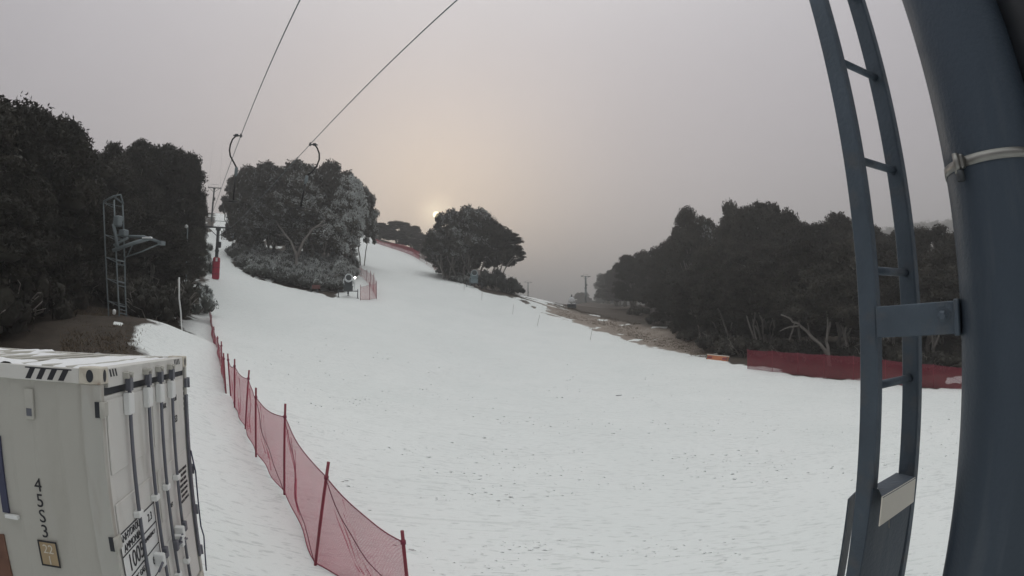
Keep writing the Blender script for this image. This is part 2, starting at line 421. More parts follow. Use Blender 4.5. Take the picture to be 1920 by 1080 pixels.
def build_ground():
    az = np.r_[np.arange(-180, -72, 4.0), np.arange(-72, 72, 0.24), np.arange(72, 180, 4.0)]
    rr = [0.6]
    while rr[-1] < 175: rr.append(rr[-1]*1.0185)
    while rr[-1] < 4000: rr.append(rr[-1]*1.07)
    rr = np.array(rr)
    A, RR = np.meshgrid(np.radians(az), rr)
    x = (RR*np.sin(A)).ravel(); y = (RR*np.cos(A)).ravel()
    z = hgt(x, y)
    sd1, sd2, sd3 = sdf(LEFT_BANK, x, y), sdf(CLUMP, x, y), sdf(RIGHT, x, y)
    r = np.hypot(x, y)
    wob = 1.3*(vnoise(x*.5, y*.5, 11)-.5) + .7*(vnoise(x*1.7, y*1.7, 12)-.5)
    bare = np.maximum.reduce([sd1 + wob*.9, sd2 + wob, sd3 + wob*1.2])
    snow = np.clip(.5 - bare/1.6, 0, 1)
    # thin leftover snow along the borders and on the cat track
    patch = vnoise(x*.33, y*.9, 21)*.6 + vnoise(x*1.1, y*2.2, 22)*.4
    edge = np.clip(1 - np.abs(bare-1.6)/3.0, 0, 1)
    snow = np.maximum(snow, np.clip((patch - .56)*6, 0, 1)*edge*np.where(sd1 > 1.3, 0, 1))
    azg = np.degrees(np.arctan2(x, y))
    snow = np.maximum(snow, np.clip((patch - .57)*7, 0, 1)*(sd3 > 6)*(sd3 < 11)*(azg > 8)*(azg < 24))
    top = np.clip(1 - np.abs(np.degrees(np.arctan2(x, y)) - 3.0)/5.0, 0, 1)*((r > 66) & (r < 105))
    snow = np.maximum(snow, np.clip((patch - .40)*7, 0, 1)*top)
    snow = np.maximum(snow, np.where(sd2 > 0, .42*(patch > .45) + .1, 0))
    z = z + relief(x, y, snow) + 0.06*np.clip(snow, 0, 1)*np.clip(bare + 3, 0, 1)
    z = np.where(r < 1.2, z, z)
    na, nr = len(az), len(rr)
    V = np.c_[x, y, z]
    V = np.r_[V, [[0, 0, float(hgt(0, 0)[0])]]]
    i = np.arange(nr-1)[:, None]*na + np.arange(na)[None, :]
    j = np.arange(nr-1)[:, None]*na + (np.arange(na)[None, :]+1) % na
    quads = np.stack([i, i+na, j+na, j], -1).reshape(-1, 4)
    tris = np.stack([np.full(na, nr*na), np.arange(na), (np.arange(na)+1) % na], -1)
    me = bpy.data.meshes.new('ground')
    me.vertices.add(len(V)); me.vertices.foreach_set('co', V.ravel())
    nl = quads.size + tris.size
    me.loops.add(nl); me.loops.foreach_set('vertex_index', np.r_[quads.ravel(), tris.ravel()])
    npol = len(quads)+len(tris); me.polygons.add(npol)
    me.polygons.foreach_set('loop_start', np.r_[np.arange(len(quads))*4, len(quads)*4+np.arange(len(tris))*3])
    me.polygons.foreach_set('use_smooth', np.ones(npol, bool))
    me.update(); me.validate()
    at1 = me.attributes.new('snow', 'FLOAT', 'POINT'); at1.data.foreach_set('value', np.r_[snow, 1.0].astype(np.float32))
    azd = np.degrees(np.arctan2(x, y)); trk = np.clip((azd-1)/3, 0, 1)*np.clip((22-azd)/3, 0, 1)*np.clip((10.5+wob-sd3)/3, 0, 1)*(r < 120)
    at2 = me.attributes.new('track', 'FLOAT', 'POINT'); at2.data.foreach_set('value', np.r_[trk, 0.0].astype(np.float32))
    m, t, b = bsdf_mat('snow_and_earth')
    co = t.nodes.new('ShaderNodeTexCoord')
    a = t.nodes.new('ShaderNodeAttribute'); a.attribute_name = 'snow'
    a2 = t.nodes.new('ShaderNodeAttribute'); a2.attribute_name = 'track'
    def noise(scale, detail=4, st=None, rot=0):
        v = co.outputs['Object']
        if st:
            mp = t.nodes.new('ShaderNodeMapping'); mp.inputs['Scale'].default_value = st; mp.inputs['Rotation'].default_value = (0, 0, rot)
            t.links.new(v, mp.inputs[0]); v = mp.outputs[0]
        n = t.nodes.new('ShaderNodeTexNoise'); n.inputs['Scale'].default_value = scale; n.inputs['Detail'].default_value = detail
        t.links.new(v, n.inputs['Vector']); return n.outputs[0]
    n1 = noise(1.4, 8)
    f = math_node(t, 'ADD', a.outputs['Fac'], math_node(t, 'MULTIPLY_ADD', n1, 0.7, -0.35))
    f = math_node(t, 'MULTIPLY_ADD', f, 5.0, -2.0, True)
    earth = mix_rgb(t, noise(3.0, 8), (0.026, 0.021, 0.017), (0.085, 0.066, 0.05))
    trk_c = mix_rgb(t, noise(1.2, 8, (.4, 1.6, 1)), (0.20, 0.165, 0.138), (0.36, 0.305, 0.26))
    earth = mix_rgb(t, a2.outputs['Fac'], earth, trk_c)
    snowc = mix_rgb(t, noise(.22, 5), (0.755, 0.79, 0.775), (0.85, 0.868, 0.855))
    # scattered dirty ice chips and ski scrape marks, their shade painted into the colour
    n3 = noise(5.0, 3, (.55, 2.6, 1), .05); n4 = noise(.35, 2)
    chips = math_node(t, 'MULTIPLY_ADD', n3, 14.0, -8.2, True)
    chips = math_node(t, 'MULTIPLY', chips, math_node(t, 'MULTIPLY_ADD', n4, 4, -1.5, True))
    n5 = noise(9, 2, (.5, 2.0, 1), -.1)
    chips2 = math_node(t, 'MULTIPLY_ADD', n5, 16.0, -9.9, True)
    n6 = noise(2.2, 2, (.10, 3.2, 1), .55); n7 = noise(2.0, 2, (.09, 3.0, 1), -.35)
    trl = math_node(t, 'MAXIMUM', math_node(t, 'MULTIPLY_ADD', n6, 14, -9.3, True), math_node(t, 'MULTIPLY_ADD', n7, 14, -9.5, True))
    chips = math_node(t, 'MAXIMUM', chips, math_node(t, 'MAXIMUM', chips2, math_node(t, 'MULTIPLY', trl, .6)))
    snowc = mix_rgb(t, math_node(t, 'MULTIPLY', chips, .36), snowc, (0.40, 0.43, 0.42))
    t.links.new(mix_rgb(t, f, earth, snowc), b.inputs['Base Color'])
    b.inputs['Roughness'].default_value = 0.75; b.inputs['Specular IOR Level'].default_value = 0.2
    h = math_node(t, 'ADD', math_node(t, 'MULTIPLY', noise(7, 5, (.6, 1.5, 1)), .05), math_node(t, 'MULTIPLY', chips, -0.06))
    wv = noise(1.6, 3, (.25, 2.4, 1), .15)
    h = math_node(t, 'ADD', h, math_node(t, 'MULTIPLY', wv, .06))
    h = math_node(t, 'ADD', h, math_node(t, 'MULTIPLY', noise(26, 3), math_node(t, 'MULTIPLY_ADD', f, -.06, .07)))
    bp = t.nodes.new('ShaderNodeBump'); bp.inputs['Strength'].default_value = 0.36; bp.inputs['Distance'].default_value = 0.6
    t.links.new(h, bp.inputs['Height']); t.links.new(bp.outputs[0], b.inputs['Normal'])
    me.materials.append(m)
    o = bpy.data.objects.new('ground', me); col.objects.link(o)
    tag(o, kind='structure', label='groomed snow slope with bare brown earth along its borders', cat='ground')
build_ground()

# ------------------------------------------------------------------ trees
def np_mesh(name, V, F4, mats, midx=None, smooth=False, tris=None):
    me = bpy.data.meshes.new(name)
    V = np.asarray(V, np.float32); F4 = np.asarray(F4, np.int64).reshape(-1, 4)
    T = np.asarray(tris, np.int64).reshape(-1, 3) if tris is not None else np.zeros((0, 3), np.int64)
    me.vertices.add(len(V)); me.vertices.foreach_set('co', V.ravel())
    me.loops.add(F4.size + T.size); me.loops.foreach_set('vertex_index', np.r_[F4.ravel(), T.ravel()].astype(np.int32))
    me.polygons.add(len(F4)+len(T))
    me.polygons.foreach_set('loop_start', np.r_[np.arange(len(F4))*4, F4.size+np.arange(len(T))*3].astype(np.int32))
    if midx is not None: me.polygons.foreach_set('material_index', np.asarray(midx, np.int32))
    me.update(); me.validate()
    for m in mats: me.materials.append(m)
    return me
def leaves_at(P, size, nrm=None, g=rng, droop=.5, aspect=.38):
    """one small lozenge leaf per point"""
    n = len(P)
    d = g.normal(size=(n, 3)); d[:, 2] -= droop; d /= np.linalg.norm(d, axis=1)[:, None]
    a = g.normal(size=(n, 3)); s = np.cross(d, a); s /= np.linalg.norm(s, axis=1)[:, None]+1e-9
    l = size*g.uniform(.6, 1.4, n)[:, None]; w = l*aspect
    V = np.stack([P-d*l*.5, P+s*w*.5, P+d*l*.5, P-s*w*.5], 1).reshape(-1, 3)
    F = np.arange(4*n).reshape(n, 4)
    return V, F
def _ico(sub=2):
    bm = bmesh.new(); bmesh.ops.create_icosphere(bm, subdivisions=sub, radius=1)
    v = np.array([tuple(q.co) for q in bm.verts]); f = np.array([[q.index for q in p.verts] for p in bm.faces]); bm.free(); return v, f
ICOV, ICOF = _ico(2)
def crown_mesh(name, clumps, per, size, frost, g, mats, frost_dir=(0.9, -.25, .25), core=.66, fbase=.12):
    """clumps: (x, y, z, r).  Leaves on every clump's shell round a lumpy core of foliage."""
    Vs, Fs, Ms, Ts, TV, o = [], [], [], [], [], 0
    for cx, cyy, cz, r in clumps:
        n = int(per*r*r)
        u = g.normal(size=(n, 3)); u /= np.linalg.norm(u, axis=1)[:, None]
        low = u[:, 2] < -.35; u[low, 2] *= -.4
        rad = r*g.uniform(.72, 1.08, n)*(1+.22*np.sin(5*u[:, 0]+cx*7)*np.sin(4*u[:, 1]+cz*5))
        P = np.array([cx, cyy, cz]) + u*rad[:, None]*np.array([1, 1, .78]) + g.normal(size=(n,3))*.05*r
        V, F = leaves_at(P, size, g=g)
        fd = np.array(frost_dir)/np.linalg.norm(frost_dir)
        pr = np.clip(frost*(fbase+1.1*(u@fd)), 0, 1)
        Ms.append((g.uniform(size=n) < pr).astype(int))
        Vs.append(V); Fs.append(F+o); o += len(V)
    mid = np.concatenate(Ms)
    nv = o
    for cx, cyy, cz, r in clumps:
        k = 1+.18*g.normal(size=(len(ICOV), 1)).clip(-1.5, 1.5)
        TV.append(np.array([cx, cyy, cz]) + ICOV*r*core*k*np.array([1, 1, .76]))
        Ts.append(ICOF+nv); nv += len(ICOV)
    return np_mesh(name, np.concatenate(Vs+TV), np.concatenate(Fs), mats, np.r_[mid, np.zeros(sum(len(t) for t in Ts), int)], tris=np.concatenate(Ts))
def branch_path(a, b, g, n=6, wig=.12):
    a, b = np.array(a, float), np.array(b, float); L_ = np.linalg.norm(b-a)
    out = []
    for i in range(n+1):
        t = i/n; p = a*(1-t)+b*t
        p[2] += .10*L_*math.sin(math.pi*t)
        if 0 < i < n: p += g.normal(size=3)*wig*L_/n
        out.append(tuple(p))
    return out
def make_tree(kind, seed, frost=0.0, mats=(None, None), per=380, size=.36):
    """a snow gum about 10 m tall and 7 m wide; returns crown and trunk meshes"""
    g = np.random.default_rng(seed)
    clumps = []
    if kind == 'dense':      # foliage nearly down to the ground
        for i in range(84):
            h = g.uniform(.08, 1)**.8
            prof = math.sqrt(max(.05, 1-((h-.42)/.66)**2))
            q = g.uniform(0, 2*math.pi); rr = 3.0*prof*math.sqrt(g.uniform(.25, 1))
            clumps.append((rr*math.cos(q), rr*math.sin(q), .6+h*8.3, g.uniform(.6, 1.2)))
        base_h = 1.0
    elif kind == 'umbrella':
        for i in range(52):
            h = g.uniform(0, 1); q = g.uniform(0, 2*math.pi)
            prof = math.sqrt(max(0, 1-(h*.95)**2))
            rr = 3.3*prof*math.sqrt(g.uniform(.2, 1))
            clumps.append((rr*math.cos(q), rr*math.sin(q), 4.3+h*4.9 + .5*g.normal(), g.uniform(.7, 1.15)))
        for i in range(9):
            q = g.uniform(0, 2*math.pi); rr = g.uniform(2.3, 3.4)
            clumps.append((rr*math.cos(q), rr*math.sin(q), g.uniform(2.9, 4.3), g.uniform(.5, .8)))
        base_h = 2.5
    elif kind == 'open':     # separate flat pads of leaves with sky between
        for i in range(13):
            h = g.uniform(0, 1); q = g.uniform(0, 2*math.pi); rr = 3.2*math.sqrt(1-(h*.85)**2)*math.sqrt(g.uniform(.15, 1))
            cx, cyy, cz = rr*math.cos(q), rr*math.sin(q), 3.6+h*5.6
            for k in range(4): clumps.append((cx+g.normal()*.6, cyy+g.normal()*.6, cz+g.normal()*.28, g.uniform(.5, .85)))
        base_h = 2.2
    clumps = np.array(clumps)
    top = (clumps[:, 2]+clumps[:, 3]*.78).max(); clumps[:, 2] *= 10/top
    crown = crown_mesh('crown', clumps, per, size, frost, g, mats)
    mb = MB(); ns = g.integers(2, 5)
    for s_ in range(ns):
        q = 2*math.pi*s_/ns + g.uniform(0, 1)
        ang = g.uniform(.6, 1.9)
        tip = (ang*math.cos(q), ang*math.sin(q), g.uniform(4.5, 6.5))
        pth = branch_path((.22*math.cos(q), .22*math.sin(q), -.5), tip, g, 7, .25)
        r0 = g.uniform(.13, .2)
        mb.tube(pth, [r0*(1-.6*i/7) for i in range(8)], 7)
        for k in range(5):
            st = pth[g.integers(2, 7)]
            c = clumps[g.integers(0, len(clumps))]
            if c[2] < st[2]-.3 or (c[0]*math.cos(q)+c[1]*math.sin(q)) < -.3: continue
            bp = branch_path(st, (c[0], c[1], c[2]), g, 4, .2)
            mb.tube(bp, [.07*(1-.7*i/4) for i in range(5)], 5)
    trunk = mb
    return crown, trunk, clumps
def tmesh(mb, name, m):
    o = mb.build(name, m); me = o.data; bpy.data.objects.remove(o); return me
PROTO = {}
for key, kind, seed, fr, lm in [('dense0','dense',1,0,LEAF),('dense1','dense',2,0,LEAF),('dense2','dense',5,0,LEAF),('umb0','umbrella',3,0,LEAF),('umb1','umbrella',4,0,LEAF),
                                ('frost0','umbrella',6,.55,LEAFG),('frost1','dense',8,.22,LEAFG),('frost2','dense',9,1.0,LEAFG),('open0','open',10,0,LEAF),('open1','open',12,.2,LEAFG)]:
    c, t_, _ = make_tree(kind, seed, fr, (lm, FROST), 900 if key in ('dense0','dense1','dense2') else 460, .23 if key in ('dense0','dense1','dense2') else .32)
    PROTO[key] = (c, tmesh(t_, 'trunk', BARK))
def tree(px, top, d, w, proto, label, group, rz=None, sink=0.0, name='snow_gum', base=None):
    """top: photo row of the tree top; w: crown width in metres"""
    p = at(px, top, d)
    g0 = gz(p.x, p.y) - sink
    h = max(2.5, p.z - g0)
    root = empty(name, (p.x, p.y, g0), label, 'tree', group, rz if rz is not None else (random.uniform(-.5, .5) if proto.startswith('frost') else random.uniform(0, 6.28)))
    cm, tm = PROTO[proto]
    s = (w/7.0, w/7.0, h/10.0)
    for nm, me in (('trunk', tm), ('crown', cm)):
        o = bpy.data.objects.new(nm, me); col.objects.link(o); o.parent = root; o.scale = s
    return root
GL, GM, GC, GR, GH = 'snow gums on the bank behind the container', 'snow gums left of the lift line', 'frosted snow gums of the clump right of the lift line', 'snow gums of the forest at right', 'misty snow gums down the valley'
T = [
 # near left wall of trees
 (-75,190,23,8.0,'dense0','tall dark snow gum cut by the left picture edge, behind the container roof',GL),
 (18,192,25,7.0,'dense1','tallest dark snow gum peak at far left above the container',GL),
 (85,216,27,7.0,'dense2','dark snow gum whose rounded shoulder slopes down left of the lattice tower',GL),
 (135,300,29,5.5,'dense0','shorter dark snow gum at the dip just left of lattice tower top',GL),
 (34,330,22.5,4.8,'dense2','low dark snow gum growing in front of the tallest left gum',GL),
 (-20,360,20,5.0,'dense1','low dark snow gum at the left picture edge over the container roof',GL),
 (112,400,29,4.6,'dense1','small dark snow gum left beside the lattice tower shaft',GL),
 # second wall up to the lift line
 (185,288,36,6.5,'dense1','dark snow gum directly behind top of the lattice tower',GM),
 (235,274,40,6.5,'dense2','dark snow gum with flat top right above the lattice tower arm',GM),
 (290,261,43,7.5,'dense0','highest rounded dark snow gum between lattice tower and lift line',GM),
 (333,282,47,6.2,'dense1','dark snow gum sloping right towards lift line, behind the white lamp pole',GM),
 (358,304,52,4.0,'dense2','last dark snow gum bordering lift line opposite the red padded tower',GM),
 (366,370,60,3.4,'dense0','dark snow gum at lift line edge farther uphill beside the upper tower',GM),
 (215,400,36,5.5,'dense0','low dark snow gum under the lattice tower arm',GM),
 (285,400,37,5.8,'dense2','low dark snow gum behind the leaning white stake',GM),
 (345,420,46,4.6,'dense1','low dark snow gum behind the thin white lamp pole',GM),
 # middle clump
 (436,334,90,4.6,'open0','airy snow gum at left end of clump, leaves parted before pale sky',GC),
 (476,314,76,7.2,'frost1','snow gum behind the left hanging platter',GC),
 (518,306,76,8.6,'frost1','broad snow gum between the two hanging platters',GC),
 (575,302,76,9.0,'frost1','highest broad snow gum behind the right hanging platter',GC),
 (630,306,76,8.6,'frost1','dense snow gum right of the right hanging platter',GC),
 (657,330,73,5.6,'frost2','heavily frosted snow gum along right side of the clump',GC),
 (684,346,80,4.4,'frost0','white frosted snow gum with drooping sprays at clump right end',GC),
 (500,380,73,6.5,'frost0','lower snow gum at the front left of clump',GC),
 (610,380,75,6.5,'frost1','snow gum filling the middle of clump behind the forked limbs',GC),
 (556,375,73,6.5,'frost0','snow gum low in clump between platters and forked limbs',GC),
 (600,385,71,6.5,'frost0','lower snow gum with bare forked limbs at front of clump',GC),
 (642,410,75,4.8,'frost2','lower heavily frosted snow gum behind the lit snow gun',GC),
 (472,395,73,4.0,'frost1','small snow gum at lower left of clump beside the lift line',GC),
 # crest
 (712,420,132,8.5,'dense1','left dark snow gum behind the red net on the crest','snow gums behind the crest'),
 (745,416,136,9.0,'dense2','highest dark snow gum behind the red net on the crest','snow gums behind the crest'),
 (772,424,134,7.5,'dense2','right dark snow gum behind the red net on the crest','snow gums behind the crest'),
 (795,440,126,5.5,'dense0','small pointed snow gum between crest net and the sun lit tree','snow gums behind the crest'),
 (812,448,112,5.5,'frost1','low frosted snow gum at foot of the pale net fence','snow gums behind the crest'),
 # sun tree
 (862,392,86,8.0,'frost0','frosted snow gum just right of the one touching the sun','snow gums round the sun'),
 (892,386,84,8.5,'frost0','highest domed snow gum right of the sun','snow gums round the sun'),
 (925,412,82,6.5,'umb1','domed snow gum behind the blue snow gun','snow gums round the sun'),
 (864,448,90,5.0,'frost1','low dense frosted snow gum left of the blue snow gun','snow gums round the sun'),
 (842,462,92,4.5,'frost1','low dense frosted snow gum at upper end of the pale net','snow gums round the sun'),
 (837,400,85,6.4,'frost0','frosted snow gum whose left shoulder meets the sun disc','snow gums round the sun'),
 (838,440,90,6.0,'frost0','lower frosted snow gum below the sun beside the pale net','snow gums round the sun'),
 # right forest
 (1188,478,98,8.0,'dense1','dark snow gum at the valley end of the right forest',GR),
 (1222,470,90,8.0,'dense0','dark snow gum second from the valley end of right forest',GR),
 (1255,455,82,7.5,'umb1','dark snow gum where the right forest outline starts to climb',GR),
 (1296,390,72,6.8,'umb0','tall snow gum making the left peak of right forest',GR),
 (1340,402,70,6.0,'open1','open snow gum in the dip between two peaks of right forest',GR),
 (1385,378,66,6.0,'umb1','tall snow gum, left half of the highest right forest peak',GR),
 (1430,374,64,7.5,'umb0','tall domed snow gum, right half of the highest right forest peak',GR),
 (1468,398,62,6.5,'umb1','domed snow gum on the right slope of highest right forest peak',GR),
 (1280,440,76,7.0,'dense2','dark snow gum below the left peak of right forest',GR),
 (1350,450,62,7.5,'dense0','dark snow gum filling the middle of right forest under the dip',GR),
 (1415,450,58,8.0,'dense1','dark snow gum under the highest right forest peak',GR),
 (1510,415,58,7.0,'dense2','dark snow gum left of ladder behind the forest front',GR),
 (1560,396,60,6.5,'umb0','pointed dark snow gum just left of the ladder',GR),
 (1610,418,60,7.5,'dense1','dark snow gum seen through the ladder rungs',GR),
 (1670,432,58,7.5,'dense0','dark snow gum between ladder and steel pole',GR),
 (1740,424,56,7.5,'dense2','dark snow gum touching the left edge of steel pole',GR),
 (1810,430,54,8.0,'dense1','dark snow gum mostly hidden by the steel pole',GR),
 (1250,520,68,5.5,'dense1','low dark snow gum beside the brown cat track',GR),
 (1300,510,60,6.0,'dense2','low dark snow gum at forest edge above the orange barrier',GR),
 (1360,500,52,6.0,'umb1','front row snow gum above left end of the red barrier net',GR),
 (1430,490,48,6.0,'umb0','front row snow gum behind the middle of the red barrier net',GR),
 (1500,455,46,6.0,'umb1','front row snow gum with pale twisted stems left of ladder',GR),
 (1575,450,45,6.5,'umb0','front row reddish snow gum with forked white trunk left of ladder',GR),
 (1660,470,45,6.5,'umb1','front row snow gum behind the ladder above red net',GR),
 (1740,470,45,6.5,'umb0','front row snow gum between ladder and steel pole above red net',GR),
 # misty
 (1156,506,150,9,'dense0','hazy grey snow gum nearest right of the lift pylon',GH),
 (1172,492,140,9,'dense2','hazy grey snow gum against the dark forest end',GH),
 (1140,514,175,8,'dense1','hazy grey snow gum just right of the pylon mast',GH),
 (1192,474,128,5,'open0','thin see-through snow gum standing above the forest end',GH),
 (1160,496,240,12,'dense1','fainter snow gum in the mist above the hazy row',GH),
 (1136,512,260,12,'dense0','faint snow gum in the mist behind the lift pylon',GH),
 (1180,484,230,12,'dense2','faint snow gum in the mist at top of hazy row',GH),
 (1092,548,300,11,'dense2','faintest snow gum in the mist left of the pylon',GH),
]
for t_ in T: tree(*t_)

for px, top, d in ((1270,540,64),(1310,535,56),(1350,545,52),(1395,540,49),(1440,550,47.5),(1490,545,47),(1540,550,46.5),(1590,545,46),(1640,550,46),(1700,555,45.5),(1760,550,45.5),(1820,550,45)):
    tree(px, top, d+2.5, 5.2, 'dense%d' % (px % 3), 'low young snow gum in dim understorey of the right forest', 'young gums inside the right forest')
def limbs(px0, py0, d, paths, r0, label, group, crown=None):
    b = at(px0, py0, d); b = Vector((b.x, b.y, gz(b.x, b.y)))
    root = empty('snow_gum', b, label, 'tree', group)
    g = np.random.default_rng(int(px0))
    for i, (pts, dd, r) in enumerate(paths):
        q = [at(px, py, d+dd*j/(len(pts)-1)) for j, (px, py) in enumerate(pts)]
        if i == 0: q = [b-Vector((0, 0, .3))]+q
        fine = []
        for a_, c_ in zip(q[:-1], q[1:]):
            for t in (0, .5): fine.append(a_.lerp(c_, t)+Vector(g.normal(size=3)*.04*(t > 0)))
        fine.append(q[-1]); n = len(fine)
        mb = MB(); mb.tube(fine, [r0*r*(1-.65*k/(n-1)) for k in range(n)], 7)
        child(mb, 'trunk' if i == 0 else 'limb', BARK, root)
    if crown:
        for px, top, w, h, key in crown:
            p = at(px, top, d+2.2); me = PROTO[key][0]
            o = bpy.data.objects.new('crown', me); col.objects.link(o); o.parent = root
            o.location = p-Vector((0, 0, h))-b; o.scale = (w/7, w/7, h/10)
limbs(556, 490, 66.5, [([(556,478),(545,452),(528,430),(518,415)], 2, 1), ([(558,482),(570,450),(586,428),(612,421)], 1.5, .9), ([(545,452),(536,441),(520,440)], .5, .6), ([(586,430),(600,420),(610,412)], 1, .5)], .22, 'bare forked pale limbs rising from frosted shrubs below the right platter', GC, [(560,330,7,8.5,'frost0')])
limbs(940, 528, 80, [([(944,510),(954,492),(968,476)], 1, 1), ([(938,508),(943,490),(952,472)], .5, .8), ([(934,508),(931,488),(936,470)], .3, .9), ([(950,500),(962,488),(975,482)], .5, .6)], .13, 'leaning open snow gum with bare stems at right end of domed group', 'snow gums round the sun', [(948,436,5.6,4.4,'dense1'), (966,462,3.0,2.6,'dense2')])
limbs(1557, 686, 40.5, [([(1553,665),(1549,640),(1556,610),(1560,575)], 1.5, 1), ([(1553,668),(1538,645),(1512,620),(1496,606),(1482,597),(1464,590)], .8, .85), ([(1500,611),(1480,613),(1462,621)], .4, .4), ([(1549,640),(1552,600),(1546,570)], 1, .5)], .17, 'snow gum with pale forked trunk right behind the red barrier net', GR, [(1540,500,6.5,6.5,'umb0')])
limbs(1592, 690, 41.5, [([(1590,660),(1584,625),(1592,590),(1600,556)], 1, 1), ([(1585,640),(1578,612),(1580,585)], .5, .6)], .11, 'slim pale stemmed snow gum just left of the ladder behind barrier net', GR, [(1590,510,5.5,6,'umb1')])
limbs(1362, 655, 50, [([(1366,630),(1352,590),(1340,565)], 1, 1), ([(1368,636),(1374,595),(1362,560)], 1, .9), ([(1356,600),(1330,578)], .6, .6)], .14, 'snow gum with three slender grey stems above the orange board', GR, [(1355,505,6,6,'umb0')])
limbs(1418, 668, 46, [([(1420,645),(1412,610),(1418,580)], 1, 1), ([(1416,640),(1402,600),(1396,575)], .8, .8)], .11, 'snow gum with two thin pale stems above left end of the barrier net', GR, [(1412,500,6,6,'umb1')])
limbs(1650, 700, 42, [([(1650,672),(1658,630),(1652,590)], 1, 1), ([(1654,660),(1672,615),(1680,585)], .8, .8)], .13, 'pale stemmed snow gum seen between the two ladder rails', GR, [(1655,510,6,6,'umb0')])
limbs(1752, 705, 42, [([(1752,678),(1748,630),(1757,585)], 1, 1), ([(1750,655),(1768,605),(1772,580)], .8, .8)], .12, 'pale stemmed snow gum between ladder and thick pole', GR, [(1752,510,6,6,'umb1')])
limbs(1310, 640, 55, [([(1312,620),(1306,595),(1298,572)], 1, 1), ([(1314,618),(1324,590),(1322,568)], .8, .8)], .12, 'pale stemmed snow gum behind the end of bare tan strip', GR, [(1310,505,6,6,'umb0')])
limbs(1480, 560, 43.5, [([(1480,640),(1500,580),(1494,556),(1468,558),(1458,556)], .3, 1)], .09, 'snow gum with one pale horizontal broken branch left of ladder', GR, [(1490,500,5.5,6,'umb1')])
# bushes
def make_bush(seed, frost, mats, per=330):
    g = np.random.default_rng(seed); cl = []
    for i in range(20):
        q = g.uniform(0, 6.28); rr = 1.25*math.sqrt(g.uniform(0, 1)); h = g.uniform(.25, 1)*(1-(rr/1.5)**2)
        cl.append((rr*math.cos(q), rr*math.sin(q), .15+h*.85, g.uniform(.26, .48)))
    c = crown_mesh('foliage', np.array(cl), per*2.2, .15, frost, g, mats, (0.2, -.3, .9), .72, .35)
    mb = MB()
    for i in range(9):
        q = g.uniform(0, 6.28); mb.tube(branch_path((.1*math.cos(q), .1*math.sin(q), -.2), (1.2*math.cos(q), 1.2*math.sin(q), g.uniform(.4, 1.0)), g, 4, .3), [.03, .026, .02, .014, .008], 5)
    return c, tmesh(mb, 'stem', BARK)
BUSH = {'dark': make_bush(31, .0, (SHRUB, FROST)), 'some': make_bush(32, 1.1, (SHRUB, FROST)), 'frost': make_bush(33, 2.6, (SHRUB, FROST)), 'deep': make_bush(34, 0, (LEAF, FROST))}
def bush(px, d, w, h, kind, label, group):
    p = ground(px, d)
    root = empty('shrub', p, label, 'shrub', group, random.uniform(0, 6.28))
    for nm, me in zip(('foliage', 'stem'), BUSH[kind]):
        o = bpy.data.objects.new(nm, me); col.objects.link(o); o.parent = root; o.scale = (w/3, w/3, h/1.2)
GB = 'shrubs at the foot of the middle clump'
for i in range(84):     # under the middle clump
    u = (i % 42)/41; px = 444 + 210*u + random.uniform(-6, 6)
    d0_ = np.interp(px, [440, 480, 560, 620, 668], [73, 63.2, 60.2, 60.0, 74]); d = d0_ + (random.uniform(0, 1.6) if i < 42 else random.uniform(2, max(3, 74-d0_)))
    k = 'frost' if px > 560 else ('some' if px > 462 else 'dark')
    if random.random() < .25: k = 'some'
    bush(px, d, random.uniform(2.8, 4.4), random.uniform(1.5, 2.7), k,
         {'frost': 'frost covered shrub in the low tangle left of the lit snow gun', 'some': 'half frosted shrub in the tangle under middle tree clump', 'dark': 'dark shrub at lift line corner of the middle tree clump'}[k], GB)
for px, d, w, h in [(300,30,3.6,2.0),(325,32,4.0,2.3),(350,35,3.6,2.2),(368,39,3.0,1.8),(280,29,3.2,1.8),(372,44,2.4,1.5),(374,57,3,2.4),(375,66,2.4,2.2),(379,78,2.2,2)]:
    bush(px, d, w, h, 'deep' if px < 350 else 'some', 'dark shrub behind the snow mound with the leaning white stake' if d < 40 else 'dark shrub edging the lift line on its left side', 'shrubs left of the lift line')
for px, d, w, h in [(5,20,4,2.2),(48,22,4,2.4),(95,27.5,4,2.4),(150,31,4,2.2),(205,32,4,2.0),(250,32,4,1.9),(-40,19,4,2.4)]:
    bush(px, d, w, h, 'deep', 'dark shrub under the gums behind the container roof', 'shrubs behind the container')
for px, d, w, h in [(905,76,4,2.6),(925,75,4.5,3.0),(945,75.5,4,2.8),(960,76,3.6,2.2),(880,80,3.6,2.0),(860,86,3.4,1.8),(842,93,3.2,1.8),(825,102,3.2,2.0),(968,77,2.8,1.4)]:
    bush(px, d, w, h, 'dark' if px > 900 else 'some', 'dark rounded shrub right of the blue snow gun' if px > 900 else 'half frosted shrub along the pale net below the sun', 'shrubs under the domed snow gums')
for i, px in enumerate(range(1195, 1840, 34)):
    d = np.interp(px, [1180, 1250, 1330, 1400, 1500, 1850], [88, 62, 48.5, 43.5, 40.5, 39.5]) + random.uniform(0, 2.5)
    bush(px + random.uniform(-8, 8), d, random.uniform(2.6, 3.6), random.uniform(1.1, 2.0), 'deep', 'dark shrub along the foot of the right forest', 'shrubs at the foot of the right forest')

